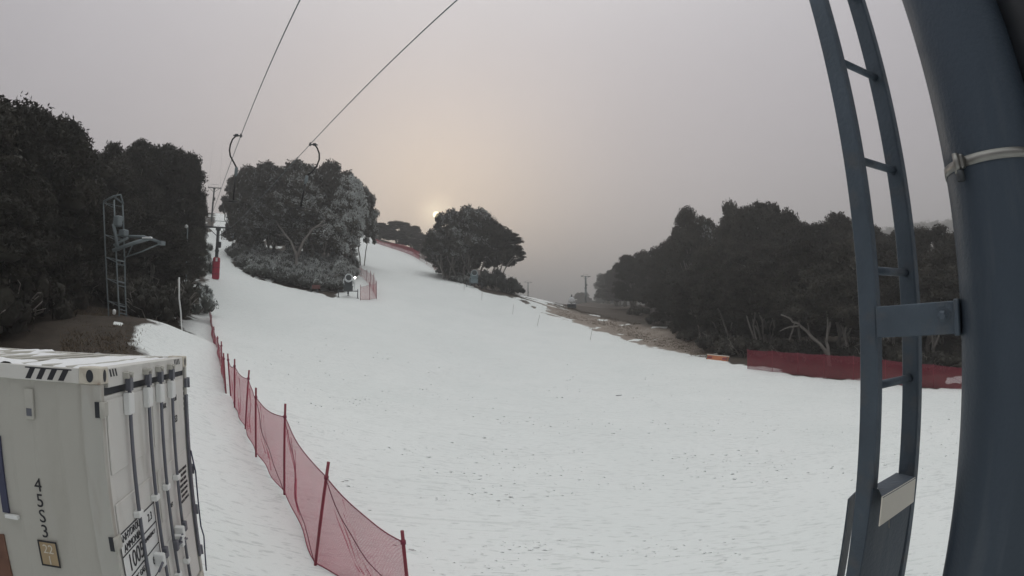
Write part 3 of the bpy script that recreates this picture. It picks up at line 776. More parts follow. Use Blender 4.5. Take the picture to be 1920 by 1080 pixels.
# far woodland on the hills, past counting
def far_woods():
    g = np.random.default_rng(77); P = []; cl = []
    for i in range(420):
        az = g.choice([g.uniform(2, 14), g.uniform(28, 52)], p=[.4, .6]); d = g.uniform(420, 760)
        x, y = d*math.sin(R(az)), d*math.cos(R(az)); z = gz(x, y)
        r = g.uniform(5, 8)
        cl.append((x, y, z+r*.7, r))
    me = crown_mesh('far_woodland', np.array(cl), 3.0, 2.2, 0, g, (LEAF, FROST), core=.9)
    o = bpy.data.objects.new('far_woodland', me); col.objects.link(o)
    tag(o, 'far misty woodland on the hillsides beyond the valley', 'woodland', kind='stuff')
far_woods()

# crumbs of icy snow scattered over the near slope
def clods():
    g = np.random.default_rng(41); n = 5200
    az = R(1)*g.uniform(-34, 50, n); d = 5.0*np.exp(g.uniform(0, 2.0, n))
    x, y = d*np.sin(az), d*np.cos(az)
    dens = vnoise(x*.35, y*.8, 61)*.6+vnoise(x*1.3, y*2.4, 62)*.4; k = dens > .56; x, y = x[k], y[k]; n = len(x)
    z = hgt(x, y) + relief(x, y, np.ones(n))
    u = np.array([[1,0,0],[0,1,0],[-1,0,0],[0,-1,0],[0,0,1],[0,0,-1.0]]); F = np.array([[0,1,4],[1,2,4],[2,3,4],[3,0,4],[1,0,5],[2,1,5],[3,2,5],[0,3,5]])
    s = np.minimum(.0065*np.exp(g.normal(size=n)*.6)+.003, .022)*(.7+.03*np.hypot(x, y))
    V = u[None]*s[:, None, None]*g.uniform(.6, 1.4, (n, 6, 1))*np.array([2.2, 1.0, .9]) + g.normal(size=(n, 6, 3))*.25*s[:, None, None]
    V = V + np.c_[x, y, z+s*.3][:, None, :]
    T_ = (F[None]+6*np.arange(n)[:, None, None]).reshape(-1, 3)
    me = np_mesh('snow_crumbs', V.reshape(-1, 3), np.zeros((0, 4)), (mat('crumb_ice', (.78, .80, .80), .6, 0, .15),), None, tris=T_)
    o = bpy.data.objects.new('snow_crumbs', me); col.objects.link(o)
    tag(o, 'small icy crumbs scattered over the groomed snow', 'snow', kind='stuff')
clods()

# dry grass on the brown bank and the cat track
def grass():
    g = np.random.default_rng(5); P = []
    n = 5200
    px = np.r_[g.uniform(120, 300, n//2), g.uniform(1040, 1330, n//2)]
    pts = []
    for q in px:
        d = g.uniform(15.5, 30) if q < 400 else np.interp(q, [1040, 1150, 1250, 1330], [72, 62, 52, 45]) + g.uniform(-2, 14)
        v = at(q, 600, d); pts.append((v.x, v.y))
    pts = np.array(pts)
    inside = np.maximum(sdf(LEFT_BANK, pts[:, 0], pts[:, 1]), sdf(RIGHT, pts[:, 0], pts[:, 1])) > .1
    pts = pts[inside]; z = hgt(pts[:, 0], pts[:, 1])
    n = len(pts); k = 5
    B = np.repeat(np.c_[pts, z], k, 0) + np.c_[g.normal(size=(n*k, 2))*.12, np.zeros(n*k)]
    d = g.normal(size=(n*k, 3))*.8; d[:, 2] = 1; d /= np.linalg.norm(d, axis=1)[:, None]
    s = np.cross(d, g.normal(size=(n*k, 3))); s /= np.linalg.norm(s, axis=1)[:, None]
    l = g.uniform(.05, .17, (n*k, 1)); w = .016
    V = np.stack([B-s*w, B+s*w, B+d*l+s*w*.3, B+d*l-s*w*.3], 1).reshape(-1, 3)
    me = np_mesh('dry_grass', V, np.arange(4*n*k).reshape(-1, 4), (GRASSM,))
    o = bpy.data.objects.new('dry_grass', me); col.objects.link(o)
    tag(o, 'dry brown grass tufts on the bare banks', 'grass', kind='stuff')
grass()

# ------------------------------------------------------------------ shipping container
def container():
    A = Vector((-2.7995, 2.9954, 3.0649))
    ex = Vector((-0.3183, 0.94783, -0.01745)).normalized(); el = Vector((-0.94797, -0.31835, 0)).normalized()
    up = ex.cross(el); up = up if up.z > 0 else -up
    AX = (ex, el, up)
    W_, L_, H_ = 2.438, 6.06, 2.62
    P = lambda u, v, w: A + ex*u + el*v + up*w
    root = empty('shipping_container', P(W_/2, L_/2, -H_), 'off white shipping container with double lock rod doors and snow on its roof', 'container')
    def bx(mb, u0, u1, v0, v1, w0, w1, bev=0.0):
        return mb.box(P((u0+u1)/2, (v0+v1)/2, (w0+w1)/2), (abs(u1-u0), abs(v1-v0), abs(w1-w0)), AX, bev)
    c = lambda mb, n, m, par=root: child(mb, n, m, par)
    # side wall: shallow pressed ribs
    mb = MB()
    prof = []; v = .17
    while v < L_-.2:
        prof += [(v, .030), (v+.20, .030), (v+.23, .036), (v+.43, .036)]; v += .46
    top, bot = -.118, -H_+.15
    vs = []; fs = []
    for i, (vv, uu) in enumerate(prof):
        vs += [P(uu, vv, top), P(uu, vv, bot), P(uu+.04, vv, top), P(uu+.04, vv, bot)]
        if i: a = 4*i; fs += [(a-4, a, a+1, a-3), (a-2, a-1, a+3, a+2)]
    mb.add(vs, fs); c(mb, 'side_wall', PAINT)
    mb = MB(); bx(mb, W_-.07, W_-.03, .17, L_-.17, top, bot); c(mb, 'side_wall', PAINT)
    mb = MB(); bx(mb, .17, W_-.17, L_-.09, L_-.03, top, bot); c(mb, 'end_wall', PAINT)
    mb = MB(); bx(mb, .065, W_-.065, .065, L_-.065, -H_+.16, -H_+.2); c(mb, 'floor', DARK)
    # roof with pressed ribs across
    mb = MB(); bx(mb, .06, W_-.06, .06, L_-.06, -.045, -.022)
    v = .25
    while v < L_-.3: bx(mb, .12, W_-.12, v, v+.11, -.0225, -.008, .006); v += .22
    c(mb, 'roof', PAINT)
    # rails
    for u in (0.0, W_-.06):
        mb = MB(); bx(mb, u+.004, u+.056, .178, L_-.178, -.116, -.012, .004); c(mb, 'top_rail', DOORP)
        mb = MB(); bx(mb, u+.004, u+.056, .178, L_-.178, -H_, -H_+.15, .004); c(mb, 'bottom_rail', PAINT)
    for (u0, u1) in ((0.003, .075), (W_-.075, W_-.003)):
        for (v0, v1) in ((.002, .168), (L_-.16, L_-.003)):
            mb = MB(); bx(mb, u0, u1, v0, v1, -H_+.119, -.119, .004); c(mb, 'corner_post', POSTP)
    for iu, u0 in enumerate((0.0, W_-.162)):
        for iv, v0 in enumerate((0.0, L_-.178)):
            for w0 in (-.118, -H_):
                mb = MB(); bx(mb, u0, u0+.162, v0, v0+.178, w0, w0+.118, .007)
                o = c(mb, 'corner_casting', RUST)
                if w0 > -1:      # oval lifting holes: flat dark plates painting the shade inside
                    uf = u0-.0 if iu == 0 else u0+.162; sgn = -1 if iu == 0 else 1
                    for (cen, a_, b_, nrm_) in ((P(uf, v0+.085, w0+.058), el*.030, up*.044, ex*sgn), (P(u0+.085, v0 if iv == 0 else v0+.178, w0+.058), ex*.028, up*.044, -el if iv == 0 else el)):
                        hole = MB(); ring = []
                        for k in range(28):
                            q = 2*math.pi*k/28; ring.append(cen+a_*math.cos(q)+b_*math.sin(q)+nrm_*.0012)
                        hole.prism(ring, nrm_*.0016); child(hole, 'lifting_hole_shade', GASKET_SHADE, o)
    # door end: header, sill, rubber gap
    mb = MB(); bx(mb, .163, W_-.163, .004, .12, -.15, -.01, .004); c(mb, 'door_header', DOORP)
    mb = MB(); bx(mb, .163, W_-.163, .004, .12, -H_, -H_+.13, .004); c(mb, 'door_sill', PAINT)
    mb = MB(); bx(mb, .078, W_-.078, .03, .06, -.205, -.151); bx(mb, 1.125, 1.175, .03, .06, -H_+.14, -.205); c(mb, 'door_seal', GASKET_SHADE)
    def text(body, size, pos, x, y, m, par, name='lettering', align='CENTER', sx=1.0):
        return child(text_mesh(body, size, pos, x, y, align=align, sx=sx), name, m, par)
    for (u0, u1, rods, side) in ((.085, 1.125, (.52, 1.0), 0), (1.175, 2.345, (1.36, 1.74), 1)):
        mb = MB(); wt, wb = -.208, -H_+.14
        # pressed door skin: proud panels split by sloping recess bands
        bands = [(-.208, -.80), (-.98, -1.52), (-1.70, wb)]
        bx(mb, u0, u1, .020, .055, wb, wt)
        for (w1, w0) in bands: bx(mb, u0+.05, u1-.05, .008, .0205, w0+.012, w1-.03, .009)
        door = c(mb, 'door', DOORP)
        for ri, u in enumerate(rods):
            mb = MB(); mb.tube([P(u, -.032, -.10), P(u, -.032, -H_+.06)], .017, 10)
            rod = child(mb, 'locking_bar', ROD, door)
            mb = MB(); bx(mb, u-.035, u+.035, -.055, -.008, -.20, -.10, .004); child(mb, 'cam', ROD, door)
            mb = MB(); bx(mb, u-.06, u-.03, -.05, .006, -.105, -.055, .004); bx(mb, u+.03, u+.06, -.05, .006, -.105, -.055, .004); bx(mb, u-.045, u+.045, -.058, -.05, -.075, -.06, .002)
            child(mb, 'cam_keeper', PAINT, door)
            mb = MB(); bx(mb, u-.058, u+.058, -.054, .009, -.385, -.215, .01); child(mb, 'guide_bracket', WHITE, door)
            for w in (-1.19, -2.1):
                mb = MB(); bx(mb, u-.052, u+.052, -.055, .009, w-.026, w+.026, .007); child(mb, 'guide_bracket', WHITE, door)
            if ri == (1 if side == 0 else 0) or side == 1:
                wv = -1.78+.07*ri; dirn = -1 if ri else 1
                mb = MB(); mb.tube([P(u, -.066, wv), P(u+.12*dirn, -.075, wv-.01), P(u+.33*dirn, -.075, wv-.05)], .012, 8); bx(mb, u-.035, u+.035, -.075, -.03, wv-.05, wv+.05, .006)
                child(mb, 'handle', ROD, door)
                mb = MB(); bx(mb, u+.16*dirn-.035, u+.16*dirn+.035, -.09, .009, wv-.07, wv+.05, .008); child(mb, 'handle_catch', WHITE, door)
        # hinges down the outer edge
        hu = -.012 if side == 0 else W_+.012
        for w in (-.29, -1.27, -1.75, -2.25):
            mb = MB(); s_ = 1 if side == 0 else -1
            mb.tube([P(hu+.004*s_, -.012, w-.055), P(hu+.004*s_, -.012, w+.055)], .02, 10)
            bx(mb, hu, hu+.11*s_, -.018, .006, w-.05, w+.05, .003)
            child(mb, 'hinge', PAINT if side == 0 else ROD, door)
            if side == 0:
                mb = MB(); bx(mb, -.004, .0025, .004, .05, w-.055, w+.055); child(mb, 'hinge_slot', GASKET_SHADE, door)
        if side == 0:
            # hazard placard: ANHYDROUS AMMONIA 1005
            f = .005
            mb = MB(); pu0, pu1, pw1, pw0 = .10, 1.02, -1.235, -1.86
            for (a0, a1, b0, b1) in ((pu0, pu1, pw1-.012, pw1), (pu0, pu1, pw0, pw0+.012), (pu0, pu0+.012, pw0, pw1), (pu1-.012, pu1, pw0, pw1), (pu0, pu1, -1.425, -1.413), (pu0, pu1, -1.625, -1.613), (.56, .572, pw0, -1.625)):
                bx(mb, a0, a1, f-.001, f+.001, b0, b1)
            child(mb, 'placard_frame', BLACK, door)
            mb = MB(); bx(mb, pu0, pu1, f+.0015, f+.004, pw0, pw1); child(mb, 'placard', WHITE, door)
            X, Y = ex, up; q = lambda u, w: P(u, f-.002, w)
            for body, sz, u, w in (('ANHYDROUS', .085, .37, -1.315), ('AMMONIA', .085, .37, -1.400), ('1005', .20, .40, -1.58), ('2.3', .10, .86, -1.36), ('EMERGENCY', .05, .80, -1.50), ('TOXIC GAS', .07, .36, -1.70), ('8', .10, .80, -1.75)):
                text(body, sz, q(u, w), X, Y, BLACK, door)
            for w in (-1.33, -1.47): pass
        else:
            q = lambda u, w: P(u, .004, w)
            for body, sz, u, w in (('MAX', .07, 1.55, -.47), ('28', .09, 1.96, -.44), ('S3', .10, 1.96, -.66), ('NET', .06, 1.55, -1.45)):
                text(body, sz, q(u, w), ex, up, BLACK, door)
            for k in range(7):
                text('GROSS 30480 KG'[:14-k % 3], .042, q(2.08, -1.20-.055*k), ex, up, BLACK, door)
            for k in range(5): text('T', .04, P(2.29, .004, -.36-.055*k), ex, up, BLACK, door)
    # hazard stripes on rail and header
    def stripes(fn, n, w, slant, h0, h1, name, base=None):
        mb = MB()
        for k in range(n):
            a = k*w*2
            mb.prism([fn(a, h0), fn(a+w, h0), fn(a+w+slant, h1), fn(a+slant, h1)], (fn(0, 0)-fn(0, 0))+stripes.n*.0015)
        return mb
    stripes.n = -ex
    c(stripes(lambda a, h: P(.0032, .66-a, h), 4, .05, .045, -.105, -.03, ''), 'hazard_stripe', BLACK)
    mb = MB(); bx(mb, .0018, .0033, .24, .66, -.031, -.022); c(mb, 'hazard_border', BLACK)
    stripes.n = -el
    c(stripes(lambda a, h: P(.21+a, .0032, h), 3, .028, -.03, -.075, -.02, ''), 'hazard_stripe', BLACK)
    c(stripes(lambda a, h: P(1.96+a, .0032, h), 4, .028, -.03, -.075, -.02, ''), 'hazard_stripe', BLACK)
    # number on the side wall, boxed size code below it
    for ch, w in (('4', -.935), ('5', -1.055), ('S', -1.175), ('3', -1.295)):
        text(ch, .145, P(.0285, .635, w), -el, up, BLACK, root)
    mb = MB(); bx(mb, .0215, .0298, .545, .715, -1.525, -1.325); pl = c(mb, 'code_plate', TAN)
    mb = MB()
    for (a0, a1, b0, b1) in ((.54, .72, -1.333, -1.32), (.54, .72, -1.53, -1.517), (.54, .553, -1.53, -1.32), (.707, .72, -1.53, -1.32)): bx(mb, .018, .0213, a0, a1, b0, b1)
    child(mb, 'plate_border', BLACK, pl)
    for s_, w in (('22', -1.42), ('1', -1.51)): text(s_, .10, P(.0195, .63, w), -el, up, RUST, pl)
    mb = MB(); bx(mb, .006, .031, .60, .68, -.40, -.18, .006); vent = c(mb, 'vent', PAINT)
    mb = MB(); bx(mb, .0035, .0065, .615, .665, -.375, -.32); child(mb, 'vent_grille', ROD, vent)
    mb = MB(); bx(mb, .014, .0345, .955, 1.02, -1.14, -.55); strip = c(mb, 'blue_strip', BLUE)
    mb = MB(); bx(mb, -.012, .03, .86, .99, -1.175, -1.145, .004); child(mb, 'latch', WHITE, strip)
    mb = MB(); bx(mb, .020, .036, 1.06, 1.6, -2.3, -1.33); c(mb, 'rusted_patch', mat('rust_brown', (.15, .075, .05), .8, 0, .4, 7))
    mb = MB(); mb.tube([P(2.40, -.02, -1.05), P(2.43, -.05, -1.3), P(2.46, -.04, -1.7), P(2.42, -.05, -1.95), P(2.50, -.05, -2.1), P(2.5, -.02, -2.55)], .009, 6); c(mb, 'strap', BLUE)
    mb = MB(); bx(mb, 2.352, 2.425, -.012, .012, -2.3, -.42); c(mb, 'corner_angle', ROD)
    # snow lying on the roof
    nu, nv = 70, 120; vs = []; fs = []
    g = np.random.default_rng(3)
    for i in range(nu+1):
        for j in range(nv+1):
            u = .03+(W_-.06)*i/nu; v = .03+(L_-.06)*j/nv
            rib = .5+.5*math.cos(2*math.pi*(v-.305)/.22)
            n1 = float(vnoise(np.array(u*1.3+3), np.array(v*2.2), 6)); n2 = float(vnoise(np.array(u*7), np.array(v*7), 9))
            edge = min(u-.03, W_-.03-u, v-.03, L_-.03-v)
            t = -.020 + .034*(1-rib)*.9 + .07*(n1-.45) + .016*n2 + min(0, edge*.3-.02)
            vs.append(P(u, v, -.0225+max(-.004, t)))
    for i in range(nu):
        for j in range(nv):
            a = i*(nv+1)+j; fs.append((a, a+1, a+nv+2, a+nv+1))
    mb = MB(); mb.add(vs, fs, True)
    o = mb.build('roof_snow', ROOFSNOW); tag(o, 'thin crusted snow lying on the container roof', 'snow', kind='stuff')
container()

# ------------------------------------------------------------------ fences
def fence(name, posts, m_net, m_post, label, cat, group=None, r=.022, lo=.04, hi=.86, sag=.05, fold=.06, seed=1, nets=None, cord=True, sub=12, folds=0):
    """posts: (px, base row, px top, top row, distance)"""
    g = np.random.default_rng(seed); B = []; Tp = []
    for px, py, tx, ty, d in posts:
        v = ray(px, py); k = d/math.hypot(v.x, v.y); x, y = v.x*k, v.y*k
        b = Vector((x, y, gz(x, y))); t = at(tx, ty, d*1.0); t = b+(t-b) if (t-b).length > .4 else b+Vector((0, 0, 1.4))
        B.append(b); Tp.append(t)
    root = empty(name, B[0], label, cat, group)
    for b, t in zip(B, Tp):
        mb = MB(); dn = (t-b).normalized()
        mb.tube([b-dn*.25, b.lerp(t, .5), t], r, 8)
        p = child(mb, 'post', m_post, root)
        if r > .015:
            mb = MB(); q = b.lerp(t, hi); mb.tube([q-dn*.025, q+dn*.025], r*1.5, 8); child(mb, 'cap', CORD, p)
    for i in range(len(B)-1):
        if nets and i not in nets: continue
        nu, nv = sub, 9; vs = []; fs = []; uv = []
        Lm = (B[i+1]-B[i]).length
        nn = (B[i+1]-B[i]).cross(Vector((0, 0, 1))).normalized()
        ph = g.uniform(0, 9)
        for a in range(nu+1):
            u = a/nu
            b = B[i].lerp(B[i+1], u); t = Tp[i].lerp(Tp[i+1], u)
            dg_ = gz(b.x, b.y)-b.z
            for c_ in range(nv+1):
                w = c_/nv; h = lo+(hi-lo)*w
                p = b.lerp(t, h); p.z += dg_*(1-w)*.9
                e = math.sin(math.pi*u)
                p.z -= sag*e*w
                p += nn*e*fold*min(1, Lm/2.6)*(math.sin(ph+u*5+w*3)+.4*math.sin(ph*2+u*8-w*5))*(.3+.7*math.sin(math.pi*min(1, w+.1)))
                if r < .02: p += nn*.01
                vs.append(p); uv.append((u*Lm, (t-b).length*h))
        for a in range(nu):
            for c_ in range(nv): q = a*(nv+1)+c_; fs.append((q, q+1, q+nv+2, q+nv+1))
        mb = MB(); mb.add(vs, fs, True); child(mb, 'net', m_net, root, uv=uv)
        if folds and Lm > 1.2:
            for q0 in range(folds):
                u0 = g.uniform(.05, .45); u1 = u0+g.uniform(.25, .5); w0 = g.uniform(.82, 1.0); w1 = g.uniform(.05, .3); wd = g.uniform(.02, .05)
                ft = []; fuv = []; ff = []
                for j in range(13):
                    f_ = j/12; u = u0+(u1-u0)*f_; w = w0+(w1-w0)*f_
                    for e_ in (-1, 1):
                        ww = min(.99, max(.01, w+e_*wd*math.sin(math.pi*min(1, f_+.08))))*nv; uu = min(.999, u)*nu; ia, ic = int(uu), min(nv-1, int(ww))
                        p00, p10 = Vector(vs[ia*(nv+1)+ic]).lerp(Vector(vs[ia*(nv+1)+ic+1]), ww-ic), Vector(vs[(ia+1)*(nv+1)+ic]).lerp(Vector(vs[(ia+1)*(nv+1)+ic+1]), ww-ic)
                        p = p00.lerp(p10, uu-ia)+nn*(.012+.02*(e_ > 0)); ft.append(p); fuv.append((u*Lm+.01, ww))
                    if j: ff.append((2*j-2, 2*j-1, 2*j+1, 2*j))
                mb = MB(); mb.add(ft, ff, True); child(mb, 'fold', m_net, root, uv=fuv)
        if cord:
            mb = MB()
            mb.tube([vs[a*(nv+1)+nv] for a in range(nu+1)], r*.42, 5); child(mb, 'cord', CORD, root)
            mb = MB(); mb.tube([vs[a*(nv+1)] for a in range(nu+1)], r*.42, 5)
            if Lm > 1.5:    # slack edge cords hanging slantwise across the mesh
                child(mb, 'cord', CORD, root); mb = MB()
                q0, q1 = vs[nv], vs[nu*(nv+1)]
                pts_ = []
                for a in range(nu+1):
                    w = nv*(1-a/nu); k0 = min(nv-1, int(w)); f_ = w-k0; i0 = a*(nv+1)+k0
                    pts_.append(Vector(vs[i0]).lerp(Vector(vs[i0+1]), f_)+nn*.012)
                mb.tube(pts_, r*.30, 5)
            child(mb, 'cord', CORD, root)
    return root
near = [(433,745,427,663,14.9),(440,766,440,673,14.0),(460,803,467,694,12.7),(480,854,480,727,11.3),(533,925,535,757,9.6),(591,1065,616,866,7.1),(768,1115,754,995,6.0)]
fence('net_fence', near, NET_RED, REDP, 'red mesh net fence on leaning red poles, nearest the container', 'fence', r=.021, sag=.10, fold=.10, seed=4, folds=4)
far = [(394,601,392,562,38),(398,640,396,590,31),(403,668,401,612,26),(410,690,408,630,22),(417,713,415,640,18.5),(424,744,419,662,15.2)]
fence('net_fence', far, NET_DENSE, REDP, 'red mesh net fence farther uphill, seen edge on below the padded tower', 'fence', r=.022, sag=.12, fold=.08, seed=6)
gunf = [(658,513,660,501,72),(677,521,677,499,69.5),(687,528,688,505,67),(694,534,695,508,64),(700,541,701,512,61),(706,553,706,526,57.5),(693,557,693,529,56.5),(676,558,676,534,56)]
fence('net_fence', gunf, NET_PINK, REDP, 'curved pinkish net fence round the lit snow gun', 'fence', r=.028, sag=.05, fold=.05, seed=8, cord=True, sub=8)
crest = [(700,463,700,452,113),(715,463,715,452,112),(735,467,735,454,111),(757,471,756,456,110.5),(775,477,772,462,109),(786,482,786,470,106)]
fence('net_fence', crest, NET_DENSE, REDP, 'dark red net fence running along the snow crest', 'fence', r=.03, sag=.05, fold=.05, seed=9, cord=False, sub=6)
pale = [(787,483,787,470,105),(800,492,800,479,102),(815,504,815,491,97),(830,517,831,505,92),(844,529,843,518,88)]
fence('net_fence', pale, NET_PALE, REDP, 'pale net fence descending from the crest towards blue snow gun', 'fence', r=.03, sag=.04, fold=.04, seed=10, cord=False, sub=6)
barrier = [(1402,689,1402,655,37.2),(1448,697,1448,657,36.6),(1496,706,1496,661,36.3),(1545,709,1545,664,36),(1600,711,1600,667,35.8),(1660,717,1660,674,35.6),(1750,724,1750,683,35.4),(1830,729,1830,690,35.2)]
fence('net_fence', barrier, NET_BARRIER, REDP, 'long dark red barrier net along the foot of right forest', 'fence', r=.024, lo=.0, hi=.97, sag=.04, fold=.04, seed=11)

# ------------------------------------------------------------------ drag lift: towers, ropes, hangers
def vh(az): return Vector((math.cos(az), -math.sin(az), 0))
XA = Vector((.834, .552, 0)); YA = Vector((-.552, .834, 0)); ZA = Vector((0, 0, 1)); LAX = (XA, YA, ZA)
TL = at(388, 425, 54); TR = TL + XA*2.3
def lift_tower(base, top_z, half, label, pad=True, m=DARK, group='lift towers', scale=1.0):
    root = empty('lift_tower', base, label, 'lift tower', group)
    h = top_z-base.z
    mb = MB(); mb.tube([base-ZA*.4, base+ZA*h*.55], .17*scale, 14); mb.tube([base+ZA*h*.5, base+ZA*(h-.05)], .13*scale, 14); mb.tube([base+ZA*(h*.53), base+ZA*(h*.57)], .21*scale, 14); child(mb, 'mast', m, root)
    mb = MB(); mb.box(base+ZA*h, (half*2+.3, .16, .14), LAX, .02); mb.box(base+ZA*(h-.18), (.5, .3, .22), LAX, .03); child(mb, 'crossarm', m, root)
    for s in (-1, 1):
        c = base+ZA*(h+.02)+XA*half*s
        mb = MB(); mb.box(c-ZA*.12, (.06, .9, .10), LAX, .01); sh = child(mb, 'sheave_beam', m, root)
        for k in (-1, 1):
            mb = MB(); mb.lathe([(-.035, .0), (-.035, .16), (-.01, .13), (.01, .13), (.035, .16), (.035, 0)], c+YA*.32*k-ZA*.02, XA, 18); child(mb, 'sheave', m, sh)
        mb = MB(); mb.tube([base+ZA*(h-.9), c-ZA*.12-XA*s*.15], .035, 6); child(mb, 'strut', m, root)
    mb = MB(); w = half*.62
    mb.tube([base+ZA*h-XA*w, base+ZA*(h+.62)-XA*w, base+ZA*(h+.62)+XA*w, base+ZA*h+XA*w], .03, 6); child(mb, 'guard_frame', GREY, root)
    mb = MB(); mb.box(base+ZA*(h*.66)+XA*.12-YA*.2, (.5, .3, .55), LAX, .03); child(mb, 'junction_box', m, root)
    mb = MB()
    for k in range(int(h/.3)): mb.tube([base+ZA*(.6+.3*k)-YA*.2-XA*.15, base+ZA*(.6+.3*k)-YA*.2+XA*.15], .012, 5)
    for s in (-.15, .15): mb.tube([base+ZA*.4-YA*.2+XA*s, base+ZA*(h-.2)-YA*.2+XA*s], .016, 5)
    child(mb, 'rung_ladder', GREY, root)
    if pad:
        mb = MB(); mb.box(base+ZA*1.05, (.72, .62, 2.1), LAX, .12); pd = child(mb, 'crash_pad', REDPAD, root)
        for z in (.5, 1.1, 1.7):
            mb = MB(); mb.box(base+ZA*z, (.745, .645, .06), LAX, .012); child(mb, 'strap', CORD, pd)
        mb = MB(); mb.box(base+ZA*1.85-YA*.318, (.2, .01, .32), LAX); child(mb, 'sign', WHITE, root)
    return root
pt1 = (TL+TR)/2; p1 = Vector((pt1.x, pt1.y, gz(pt1.x, pt1.y)))
lift_tower(p1, TL.z, 1.15, 'lift tower with red crash pad wrapped round its foot')
t2 = at(402, 352, 104); p2 = Vector((t2.x, t2.y, gz(t2.x, t2.y)))
lift_tower(p2, t2.z, 1.15, 'bare lift tower uphill standing above the padded one', pad=False)
pz = at(1098, 518, 165); pb = Vector((pz.x, pz.y, gz(pz.x, pz.y)))
lift_tower(pb, pz.z, 1.5, 'grey lift pylon in the valley mist by the right forest', pad=False, m=GREY, scale=1.9)
pz = at(990, 529, 270); pb = Vector((pz.x, pz.y, gz(pz.x, pz.y)))
lift_tower(pb, pz.z, 2.0, 'faintest lift pylon far down the valley mist', pad=False, m=GREY, scale=1.9)
def rope_pt(right, t):
    """t metres down the line from the padded tower towards the camera"""
    p = (TR if right else TL) - YA*t; p.z -= .083*t + .012*t*(46-t)*.05 if 0 < t < 60 else .083*t
    return p
for right in (0, 1):
    up2 = t2 + XA*(1.15 if right else -1.15)
    mb = MB(); pts = [up2 + (t2-p1)*.6+ZA*6, up2]
    for k in range(1, 6):
        q = up2.lerp(TR if right else TL, k/6); q.z -= .5*math.sin(math.pi*k/6); pts.append(q)
    pts += [rope_pt(right, t) for t in range(0, 66, 3)]
    mb.tube(pts, .0125, 6)
    o = mb.build('haul_rope', GREY, None, loc=(TR if right else TL))
    tag(o, 'right steel haul rope of the drag lift, carrying the platter that hangs before the clump' if right else 'left steel haul rope of the drag lift, passing left of the clump', 'rope', 'haul ropes of the drag lift')
def hanger(p, side, lean, label, s=1.0):
    """p: point on the rope; side: which way the sprung arm bulges (+1 right)"""
    az = math.atan2(p.x, p.y); X = vh(az); Z = ZA; Yv = X.cross(Z)*-1
    root = empty('platter_hanger', p, label, 'lift hanger', 'platter hangers of the drag lift')
    ax = (X, Yv, Z)
    mb = MB(); mb.box(p+X*side*.10*s-Z*.01, (.30*s, .05*s, .035*s), ax, .01); mb.box(p, (.06*s, .26*s, .05*s), ax, .01); mb.box(p+X*side*.14*s+Z*.0, (.12*s, .07*s, .09*s), ax, .02); child(mb, 'grip', DARK, root)
    off = [(.14, 0), (.24, -.12), (.32, -.30), (.335, -.50), (.27, -.72), (.12, -.93), (-.02, -1.06)] if side > 0 else [(.14, 0), (.25, -.14), (.30, -.32), (.305, -.50), (.26, -.68), (.14, -.86), (.02, -1.04)]
    P = [p+X*side*a*s+Z*b*s for a, b in off]
    mb = MB(); mb.tube(P, .026*s, 8); child(mb, 'sprung_arm', INK, root)
    e = P[-1]; ln = X*lean
    mb = MB(); mb.lathe([(-.02, .01), (0, .05*s), (.18*s, .055*s), (.26*s, .03*s), (.30*s, .012)], e, -Z+ln, 12); child(mb, 'spring_box', GREY, root)
    mb = MB(); d1 = (-Z+ln).normalized(); a0 = e+d1*.28*s; a1 = e+d1*1.05*s
    mb.tube([a0, a1], .029*s, 8); child(mb, 'drag_bar', INK, root)
    mb = MB(); mb.lathe([(-.03, .02), (-.02, .10*s), (.0, .145*s), (.025, .14*s), (.04, .02)], a1, d1*1.0+Yv*.12, 20); child(mb, 'platter', INK, root)
def on_rope(px, py, right):
    v = ray(px, py); best = min((abs(math.atan2(rope_pt(right, t).x, rope_pt(right, t).y)-math.atan2(v.x, v.y)), t) for t in np.arange(-1, 60, .05))
    return rope_pt(right, best[1])
hanger(on_rope(452, 252, 0), -1, .0, 'nearer platter hanger on the left haul rope, its sprung arm bulging left')
hanger(on_rope(583, 257, 1), 1, -.13, 'platter hanger on the right haul rope before the tree clump, arm bulging right')
hanger(TR-YA*5.5-ZA*.5, 1, .02, 'far platter hanger just right of the padded tower')
q_ = (t2+XA*1.15).lerp(TR, .80); q_.z -= .3
hanger(q_, 1, .02, 'small platter hanger on the right rope uphill of padded tower')
q_ = (t2-XA*1.15).lerp(TL, .78); q_.z -= .33
hanger(q_, -1, .0, 'small platter hanger on the left rope uphill of padded tower')
q_ = (t2-XA*1.15).lerp(TL, .30); q_.z -= .4
hanger(q_, -1, .0, 'tiny platter hanger on the left rope just below upper tower')

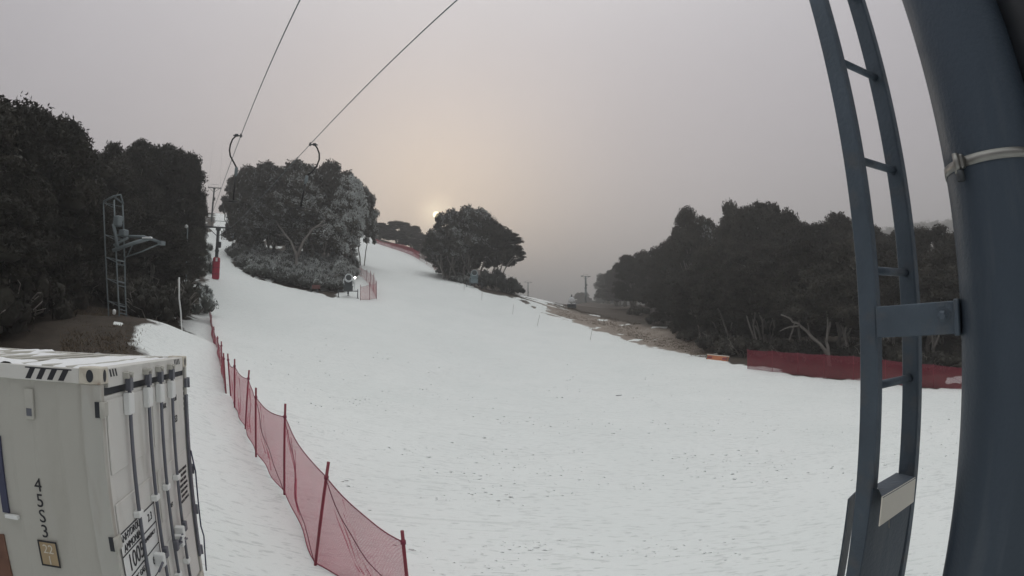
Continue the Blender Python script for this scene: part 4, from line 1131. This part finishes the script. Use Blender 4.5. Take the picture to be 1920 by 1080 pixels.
# lattice mast left
def lattice_mast():
    A_ = lambda x, y, d=22.0: at(x, y, d)
    g0 = at(235, 640, 22); base = Vector((g0.x, g0.y, gz(g0.x, g0.y)))
    root = empty('lattice_mast', base, 'grey steel lattice mast with side arm standing behind the container', 'mast')
    ch = {'l': [(194,378),(196,430),(199,500),(203,575),(206,640),(209,690)], 'm': [(214,375),(216,430),(219,500),(223,575),(226,640),(229,690)], 'r': [(230,383),(232,430),(234,500),(236,575),(241,640),(246,690)]}
    D = {'l': 22.35, 'm': 21.85, 'r': 22.15}
    pt = {}
    def on(k, y):
        c = ch[k]; ys = [q[1] for q in c]; return A_(float(np.interp(y, ys, [q[0] for q in c])), y, D[k])
    for k, c in ch.items():
        mb = MB(); mb.tube([A_(x, y, D[k]) for x, y in c], .036 if k != 'l' else .03, 6); child(mb, 'leg', GREY, root)
    for y in (410, 440, 488, 528, 573, 587, 628):
        mb = MB(); mb.tube([on('m', y), on('r', y+3)], .028, 6); mb.tube([on('m', y+7), on('r', y+10)], .02, 6); child(mb, 'rung', GREY, root)
    for y in (380, 440, 482, 522, 564, 610):
        mb = MB(); mb.tube([on('l', y), on('m', y+10)], .017, 6); mb.tube([on('l', y), on('r', y+8)], .014, 6); child(mb, 'brace', GREY, root)
    mb = MB(); mb.tube([A_(194,378,22.35), A_(213,368,22), A_(226,365,22), A_(231,382,22.15)], .04, 6); mb.tube([A_(213,368,22), A_(231,382,22.15)], .03, 6); child(mb, 'top_frame', GREY, root)
    mb = MB(); mb.tube([A_(211,470,21.8), A_(250,456,21.6), A_(284,446,21.4)], .075, 6); mb.tube([A_(236,443,21.9), A_(270,444,21.6), A_(303,455,21.4)], .06, 6)
    mb.tube([A_(233,483,21.9), A_(265,472,21.6), A_(300,457,21.4)], .025, 6); mb.tube([A_(239,480,21.9), A_(250,456,21.6)], .025, 6); mb.tube([A_(213,460,21.9), A_(240,446,21.7)], .05, 6)
    mb.box(A_(303,456,21.4), (.16, .3, .14)); child(mb, 'side_arm', GREY, root)
    mb = MB(); mb.box(A_(221,415,21.8), (.3, .3, .4), None, .04); mb.box(A_(232,437,21.8), (.34, .3, .25), None, .04); mb.tube([A_(213,420,21.8), A_(222,470,21.8)], .08, 6); child(mb, 'winch_head', GREY, root)
    mb = MB(); mb.box(A_(276,446,21.35), (.45, .12, .05), None, .01); child(mb, 'snow_cap', ROOFSNOW, root)
    mb = MB(); mb.lathe([(0, .03), (.03, .07), (.16, .075), (.2, .02)], A_(214,590,21.7), ZA, 12); child(mb, 'insulator', WHITE, root)
    mb = MB(); mb.lathe([(0, .03), (.04, .06), (.3, .065), (.36, .02)], A_(236,640,21.7), ZA, 12); child(mb, 'insulator', WHITE, root)
lattice_mast()

# ------------------------------------------------------------------ poles, hoses, small things on the left
def pole(name, pts, r, m, label, cat, group=None):
    mb = MB(); mb.tube(pts, r, 8); o = mb.build(name, m, None, loc=pts[0]); return tag(o, label, cat, group)
g_ = ground(344, 24.5)
b_ = Vector((at(343,606,24.5).x, at(343,606,24.5).y, 0)); b_.z = gz(b_.x, b_.y)
pole('stake', [b_-ZA*.3, at(339,585,24.5), at(336,560,24.5), at(336,520,24.5)], .034, WHITE, 'white bent plastic stake leaning out of the snow mound', 'stake')
hp = []
for px, d in ((343,24.4),(337,22.5),(330,20.5),(323,18.6),(318,17.0)):
    q = ground(px, d); hp.append(q+ZA*.03)
pole('hose', hp+[hp[-1]+Vector((.02,-.3,.10)), hp[-1]+Vector((.0,-.8,.03))], .03, GREY, 'thin grey hose trailing down the snow mound from the white stake', 'hose')
q = ground(318, 16.6); q2 = ground(297, 14.6)
pole('pipe', [q2+ZA*.10, q+ZA*.14], .055, WHITE, 'short white pipe lying on the snow above the container roof edge', 'pipe')
lp = ground(348, 44); lt = at(352, 424, 44)
root = empty('lamp_post', lp, 'thin grey lamp post before dark gums left of the lift line', 'lamp post')
mb = MB(); mb.tube([lp-ZA*.3, lp.lerp(lt, .5), lt], .05, 8); child(mb, 'post', GREY, root)
mb = MB(); mb.lathe([(0, .02), (.04, .12), (.2, .15), (.26, .05)], lt-ZA*.1, Vector((-.4, -.6, .4)), 14); child(mb, 'lamp_head', WHITE, root)
pole('slack_cable', [at(358,503,47), at(362,470,48), at(367,445,50), at(375,425,56), at(384,412,66), at(394,409,84)], .035, GREY, 'slack pale cable sagging along the gums left of the lift line', 'cable')
# hydrant
h0 = ground(590, 58.3)
root = empty('hydrant', h0, 'small reddish snowmaking hydrant at the foot of the middle clump', 'hydrant')
mb = MB(); mb.box(h0+Vector((.1,0,.62)), (.85,.4,.42), None, .05); child(mb, 'valve_box', mat('rusty_red', (.13,.05,.045), .7, 0, .4), root)
mb = MB(); mb.tube([h0+Vector((.25,0,-.3)), h0+Vector((.25,0,.5))], .11, 10); child(mb, 'riser_pipe', GUND, root)
mb = MB(); mb.tube([h0+Vector((-.45,0,-.3)), h0+Vector((-.45,0,1.0))], .05, 8); mb.lathe([(-.02,.02),(-.02,.14),(.02,.14),(.02,.02)], h0+Vector((-.45,0,1.02)), ZA, 14); child(mb, 'valve_wheel', GUND, root)
mb = MB(); mb.box(h0+Vector((-.6,-.2,.1)), (.7,.25,.22), None, .04); child(mb, 'hose_coupling', GUND, root)

# ------------------------------------------------------------------ snow guns
def snow_gun(px, d, label, mw, mbody, face=0.0, lamp=False, scale=1.0, cover=False, frame=True):
    p = ground(px, d); az = math.atan2(p.x, p.y)
    X = vh(az); Yb = Vector((math.sin(az), math.cos(az), 0)); ax = (X, Yb, ZA); s = scale
    root = empty('snow_gun', p, label, 'snow gun', 'snow guns')
    fwd = (-Yb*math.cos(face)+X*math.sin(face)+ZA*.22).normalized(); c = p+ZA*(1.95 if frame else 1.12)*s
    mb = MB(); mb.lathe([(.36*s,.30*s),(.40*s,.36*s),(.44*s,.40*s),(.36*s,.43*s),(.1*s,.42*s),(-.45*s,.36*s),(-.5*s,.30*s)], c, fwd, 28); br = child(mb, 'barrel', mw, root)
    mb = MB(); mb.lathe([(.34*s,.005),(.34*s,.31*s),(-.2*s,.30*s),(-.2*s,.005)], c, fwd, 28); child(mb, 'mouth', GUND if not cover else mw, br)
    if not cover:
        mb = MB()
        for k in range(14):
            q = 2*math.pi*k/14; a = fwd.cross(ZA).normalized(); b = fwd.cross(a); e = c+fwd*.41*s+(a*math.cos(q)+b*math.sin(q))*.395*s
            mb.box(e, (.04*s,.04*s,.04*s), None, .008)
        mb.lathe([(.40*s,.375*s),(.425*s,.375*s),(.425*s,.415*s),(.40*s,.415*s)], c, fwd, 28); child(mb, 'nozzle_ring', GUNW, br)
        mb = MB(); mb.lathe([(.30*s,.01),(.36*s,.05*s),(.1*s,.13*s)], c, fwd, 16); child(mb, 'fan_hub', GUND, br)
    else:
        mb = MB(); mb.lathe([(.43*s,.42*s),(.46*s,.38*s),(.48*s,.2*s),(.485*s,.0)], c, fwd, 28); child(mb, 'cover', ROOFSNOW, br)
    for sd in (-1, 1):
        mb = MB(); mb.tube([c+X*.47*s*sd, c+X*.50*s*sd-ZA*.35*s, p+X*.30*s*sd+ZA*(1.1 if frame else .5)*s], .05*s, 8); child(mb, 'yoke_arm', mw, root)
    if not frame:
        mb = MB(); mb.box(p+ZA*1.25*s+Yb*.75*s, (.5*s,.4*s,.9*s), ax, .05); mb.tube([p+ZA*1.7*s+Yb*.7*s, p+ZA*2.0*s+Yb*.6*s], .09*s, 8); child(mb, 'control_cabinet', mbody, root)
    mb = MB(); mb.box(p+ZA*1.12*s+Yb*.05, (1.0*s,.7*s,.14*s), ax, .03); mb.box(p+ZA*.86*s, (.96*s,.6*s,.46*s), ax, .04)
    cab = child(mb, 'control_cabinet', mbody, root) if frame else None
    if frame:
        mb = MB(); mb.box(p+ZA*1.45*s+Yb*.12*s, (.84*s,.45*s,.62*s), ax, .05); child(mb, 'compressor', mbody, cab)
    mb = MB(); mb.tube([p+ZA*.35*s, p+ZA*.8*s], .10*s, 10); child(mb, 'pivot', GUND, root)
    if frame:
        mb = MB(); mb.tube([p-X*1.0*s+ZA*.66*s-Yb*.3, p+X*1.0*s+ZA*.66*s-Yb*.3], .045*s, 8); mb.tube([p+ZA*.66*s-Yb*.3, p+ZA*.66*s+Yb*.9], .045*s, 8); child(mb, 'cross_beam', GUND, root)
        for q in (-X*1.0*s-Yb*.3, X*1.0*s-Yb*.3, Yb*.9):
            b = p+q; b.z = gz(b.x, b.y)
            mb = MB(); mb.tube([b-ZA*.08, p+q+ZA*.85*s], .05*s, 8); mb.lathe([(-.02,.02),(-.02,.13*s),(.04,.13*s),(.05,.02)], b+ZA*.02, ZA, 12); child(mb, 'leg', GUND, root)
    else:
        mb = MB(); mb.box(p+ZA*.3*s, (1.3*s,1.0*s,.6*s), ax, .06); child(mb, 'skid', GUND, root)
        mb = MB(); mb.box(p+ZA*.62*s, (1.25*s,.9*s,.1*s), ax, .04); child(mb, 'snow_cap', ROOFSNOW, root)
    if lamp:
        t = c+X*.68*s+ZA*.10*s-Yb*.2
        mb = MB(); mb.tube([p+X*.62*s+ZA*.8*s-Yb*.1, t-ZA*.1], .035*s, 8); child(mb, 'lamp_stand', mw, root)
        mb = MB(); mb.lathe([(-.03,.02),(0,.09),(.05,.115),(.09,.095),(.11,.01)], t, -Yb, 16); child(mb, 'lamp', mlamp, root)
    else:
        mb = MB(); mb.tube([p-X*.55*s+ZA*.3*s, p-X*.6*s+ZA*(1.3 if frame else .6)*s, p-X*.45*s+ZA*(1.75 if frame else 1.0)*s], .05*s, 8); child(mb, 'feed_hose', mw, root)
    return root
snow_gun(652, 57.2, 'grey snow gun with lit white lamp, ringed by the pinkish net', GUNW, GUND, .1, lamp=True)
snow_gun(889, 73, 'bluish snow gun before the domed snow gums', GUNB, GUNB, .05, scale=1.0)
snow_gun(1072, 87.5, 'snow covered snow gun with white drum on the far snow edge', WHITE, GUND, .05, scale=1.1, cover=True, frame=False)

# orange board at the snow edge
b0, b1 = ground(1323, 42.6), ground(1364, 41.0)
dirv = (b1-b0).normalized(); nrm_ = dirv.cross(ZA).normalized()
root = empty('safety_board', b0, 'orange plastic board lying at the snow edge left of barrier net', 'barrier')
zz = (nrm_*-.45+ZA).normalized(); ax = (dirv, zz.cross(dirv)*-1, zz)
cc = (b0+b1)/2+zz*.24
mb = MB(); mb.box(cc, ((b1-b0).length, .06, .40), ax, .02); child(mb, 'panel', ORANGE, root)
mb = MB(); mb.box(cc+zz*.215, ((b1-b0).length+.04, .10, .07), ax, .02); child(mb, 'top_rail', CREAM, root)
for k in (-.33, .33):
    mb = MB(); mb.box(cc+dirv*k*(b1-b0).length-ax[1]*.034, (.42, .012, .16), ax, .004); mb.box(cc+dirv*k*(b1-b0).length+ax[1]*.034, (.42, .012, .16), ax, .004); child(mb, 'slot', REDP, root)
for k in (-.46, .46):
    mb = MB(); mb.tube([cc+dirv*k*(b1-b0).length+ax[1]*.12-ZA*.4, cc+dirv*k*(b1-b0).length+ax[1]*.05+ZA*.15], .03, 6); child(mb, 'leg', GUND, root)
# bamboo wands
for px, py0, py1, tx, d in ((870,541,534,871,70),(903,562,549,904,66.5),(961,577,563,963,63),(1007,600,581,1012,58.5),(1106,633,617,1111,52.5)):
    v = ray(px, py0); k = d/math.hypot(v.x, v.y); b = Vector((v.x*k, v.y*k, gz(v.x*k, v.y*k))); ln = at(tx, py1, d)
    t = b+Vector((ln.x-b.x, ln.y-b.y, 1.15)) 
    pole('marker_wand', [b-ZA*.2, b.lerp(t, .5), t], .016, BAMBOO, 'thin leaning bamboo wand in the snow along right edge of the slope', 'marker', 'bamboo wands along the slope edge')
pole('stick', [ground(1160, 26)+ZA*.02-Vector((.12,0,0)), ground(1160, 26)+ZA*.03+Vector((.16,.03,0))], .015, DARK, 'short dark stick lying alone on the open snow', 'stick')

# ------------------------------------------------------------------ steel pole and ladder beside the camera
PX, PY, PR = 1.146, .889, .135
pb = Vector((PX, PY, gz(PX, PY)))
root = empty('lift_pole', pb, 'thick dark blue grey steel lift pole at right edge with clamp band', 'pole')
mb = MB(); mb.lathe([(-.4,.135),(0,.135),(3.66,.135),(9.0,.132)], pb, ZA, 96); child(mb, 'shaft', POLE, root)
zb = 3.745
mb = MB(); mb.lathe([(-.0115,.1360),(-.0115,.1378),(.0115,.1378),(.0115,.1360)], Vector((PX,PY,zb)), ZA, 96); band = child(mb, 'clamp_band', BRIGHT, root)
# the worm screw housing of the band, where it faces the camera's left
ang = None
for a in np.radians(np.arange(135, 240, .25)):
    q = Vector((PX+.138*math.cos(a), PY+.138*math.sin(a), zb)); v = q-Vector((0,0,CAM_H))
    z_ = v.y*CP+v.z*SP; th = math.acos(z_/v.length); xx = 960+FPX*th*v.x/math.hypot(v.x, v.z*CP-v.y*SP)
    if ang is None or abs(xx-1809) < ang[0]: ang = (abs(xx-1809), a)
a = ang[1]; er = Vector((math.cos(a), math.sin(a), 0)); et = Vector((-math.sin(a), math.cos(a), 0)); hc = Vector((PX,PY,zb))+er*.1445
mb = MB(); mb.box(hc, (.026,.016,.034), (et, er, ZA), .004); mb.tube([hc+er*.008-et*.004-ZA*.026, hc+er*.008-et*.004+ZA*.02], .0085, 12); child(mb, 'clamp_screw', BRIGHT, band)
mb = MB(); mb.tube([hc+er*.006-ZA*.044, hc+er*.006-ZA*.02], .010, 8); child(mb, 'screw_head', DARK, band)
cz = R(61.2); cpos = Vector((1.50*math.sin(cz), 1.50*math.cos(cz), 0))
mb = MB(); mb.tube([cpos-ZA*.6, cpos+ZA*8.5], .13, 32); mb.tube([cpos+ZA*3.60, cpos+ZA*3.66], .134, 32); child(mb, 'conduit', mat('conduit_dark', (.014,.016,.02), .5), root)

LR, RR_ = Vector((.919, 1.202, 0)), Vector((1.137, 1.277, 0))
dx_ = (RR_-LR).normalized(); dn_ = Vector((-dx_.y, dx_.x, 0)); LX = (dx_, dn_, ZA)
lg = gz(LR.x, LR.y)
root = empty('ladder', (LR.x, LR.y, lg), 'steel ladder with two flat rails bracketed to the thick pole', 'ladder')
for q in (LR, RR_):
    mb = MB(); mb.box(q+ZA*4.3, (.030,.058,8.8), LX, .004); child(mb, 'rail', STEEL, root)
for k in range(-13, 20):
    z = 3.53+.30*k
    if z < .2 or z > 8.4: continue
    mb = MB(); mb.tube([LR+dx_*.014+ZA*z, RR_-dx_*.014+ZA*z], .0115, 10); child(mb, 'rung', STEEL, root)
# flat bracket bar from the left rail to the pole
pt_ = Vector((PX, PY, 0)); tow = Vector((.985, 1.03, 0))
s0 = LR-dn_*.036-dx_*.022; e0 = pt_+(Vector((.98, 1.03, 0))-pt_).normalized()*.136
bd = (e0-s0).normalized(); bn = Vector((-bd.y, bd.x, 0)); BX = (bd, bn, ZA)
mb = MB(); mb.box((s0+e0)/2+ZA*3.395, ((e0-s0).length, .010, .078), BX, .002); br = child(mb, 'bracket', STEEL, root)
mb = MB(); mb.box(e0-bd*.006+ZA*3.395, (.014,.07,.085), BX, .003); child(mb, 'bracket_lug', STEEL, br)
bc = s0+bd*((e0-s0).length*.80)-bn*.008+ZA*3.40
mb = MB(); mb.lathe([(0,.014),(.008,.014),(.012,.008),(.012,.0)], bc, -bn, 6, False); mb.lathe([(-.004,.019),(.001,.019),(.001,.0)], bc, -bn, 18, False); child(mb, 'bolt', STEEL, br)
# pole and ladder stand square to the slope, a degree and a half off plumb
for rn, az_ in (('lift_pole', 47), ('ladder', 39)):
    rt = bpy.data.objects[rn]
    piv = Vector((rt.location.x, rt.location.y, CAM_H)) - rt.location
    M_ = Matrix.Translation(piv) @ Matrix.Rotation(R(-1.5), 4, Vector((math.sin(R(az_)), math.cos(R(az_)), 0))) @ Matrix.Translation(-piv)
    for o in rt.children_recursive: o.data.transform(M_)
# anti-climb guard: sheet steel folded over the lower ladder with a pale outer lip
def quad_slab(mb, P4, t):
    P4 = [Vector(p) for p in P4]; n = (P4[1]-P4[0]).cross(P4[3]-P4[0]).normalized()*t
    mb.prism(P4, n)
f1, f2, f3, f4 = at(1655,932,1.40), at(1717,895,1.60), at(1713,941,1.60), at(1649,987,1.40)
b1_, b2_ = at(1643,908,1.56), at(1681,886,1.74)
mb = MB(); quad_slab(mb, (f1, f2, f3, f4), .003); gl = child(mb, 'guard_lip', CREAM, root)
mb = MB(); quad_slab(mb, (b1_, b2_, f2, f1), .003); child(mb, 'guard_top', STEEL, root)
g1, g2 = at(1637,915,1.47), at(1708,935,1.66)
mb = MB(); quad_slab(mb, (g1, g2, Vector((g2.x, g2.y, .9))-dx_*.0, Vector((g1.x, g1.y, .9))), .004)
child(mb, 'guard_panel', POLE, root)
h1, h2 = at(1592,936,1.53), at(1606,922,1.60)
mb = MB(); quad_slab(mb, (h1, h2, Vector((h2.x, h2.y, .9)), Vector((h1.x, h1.y, .9))), .004); child(mb, 'guard_side', BLUE if False else POLE, root)
mb = MB(); mb.tube([at(1667,975,1.44), at(1667,990,1.44)], .0015, 5); child(mb, 'guard_pin', BRIGHT, root)

# ------------------------------------------------------------------ air
def haze():
    mb = MB(); mb.box((100, 900, 57.5), (3600, 2600, 137)); 
    m = bpy.data.materials.new('haze'); m.use_nodes = True; t = m.node_tree; t.nodes.clear()
    pv = t.nodes.new('ShaderNodeVolumePrincipled'); pv.inputs['Color'].default_value = (.96, .96, .95, 1)
    pv.inputs['Density'].default_value = HAZE; pv.inputs['Anisotropy'].default_value = .22
    out = t.nodes.new('ShaderNodeOutputMaterial'); t.links.new(pv.outputs[0], out.inputs['Volume'])
    o = mb.build('haze', m); tag(o, 'thin grey morning mist filling the valley', 'haze', kind='stuff')
HAZE = 0.0022
haze()
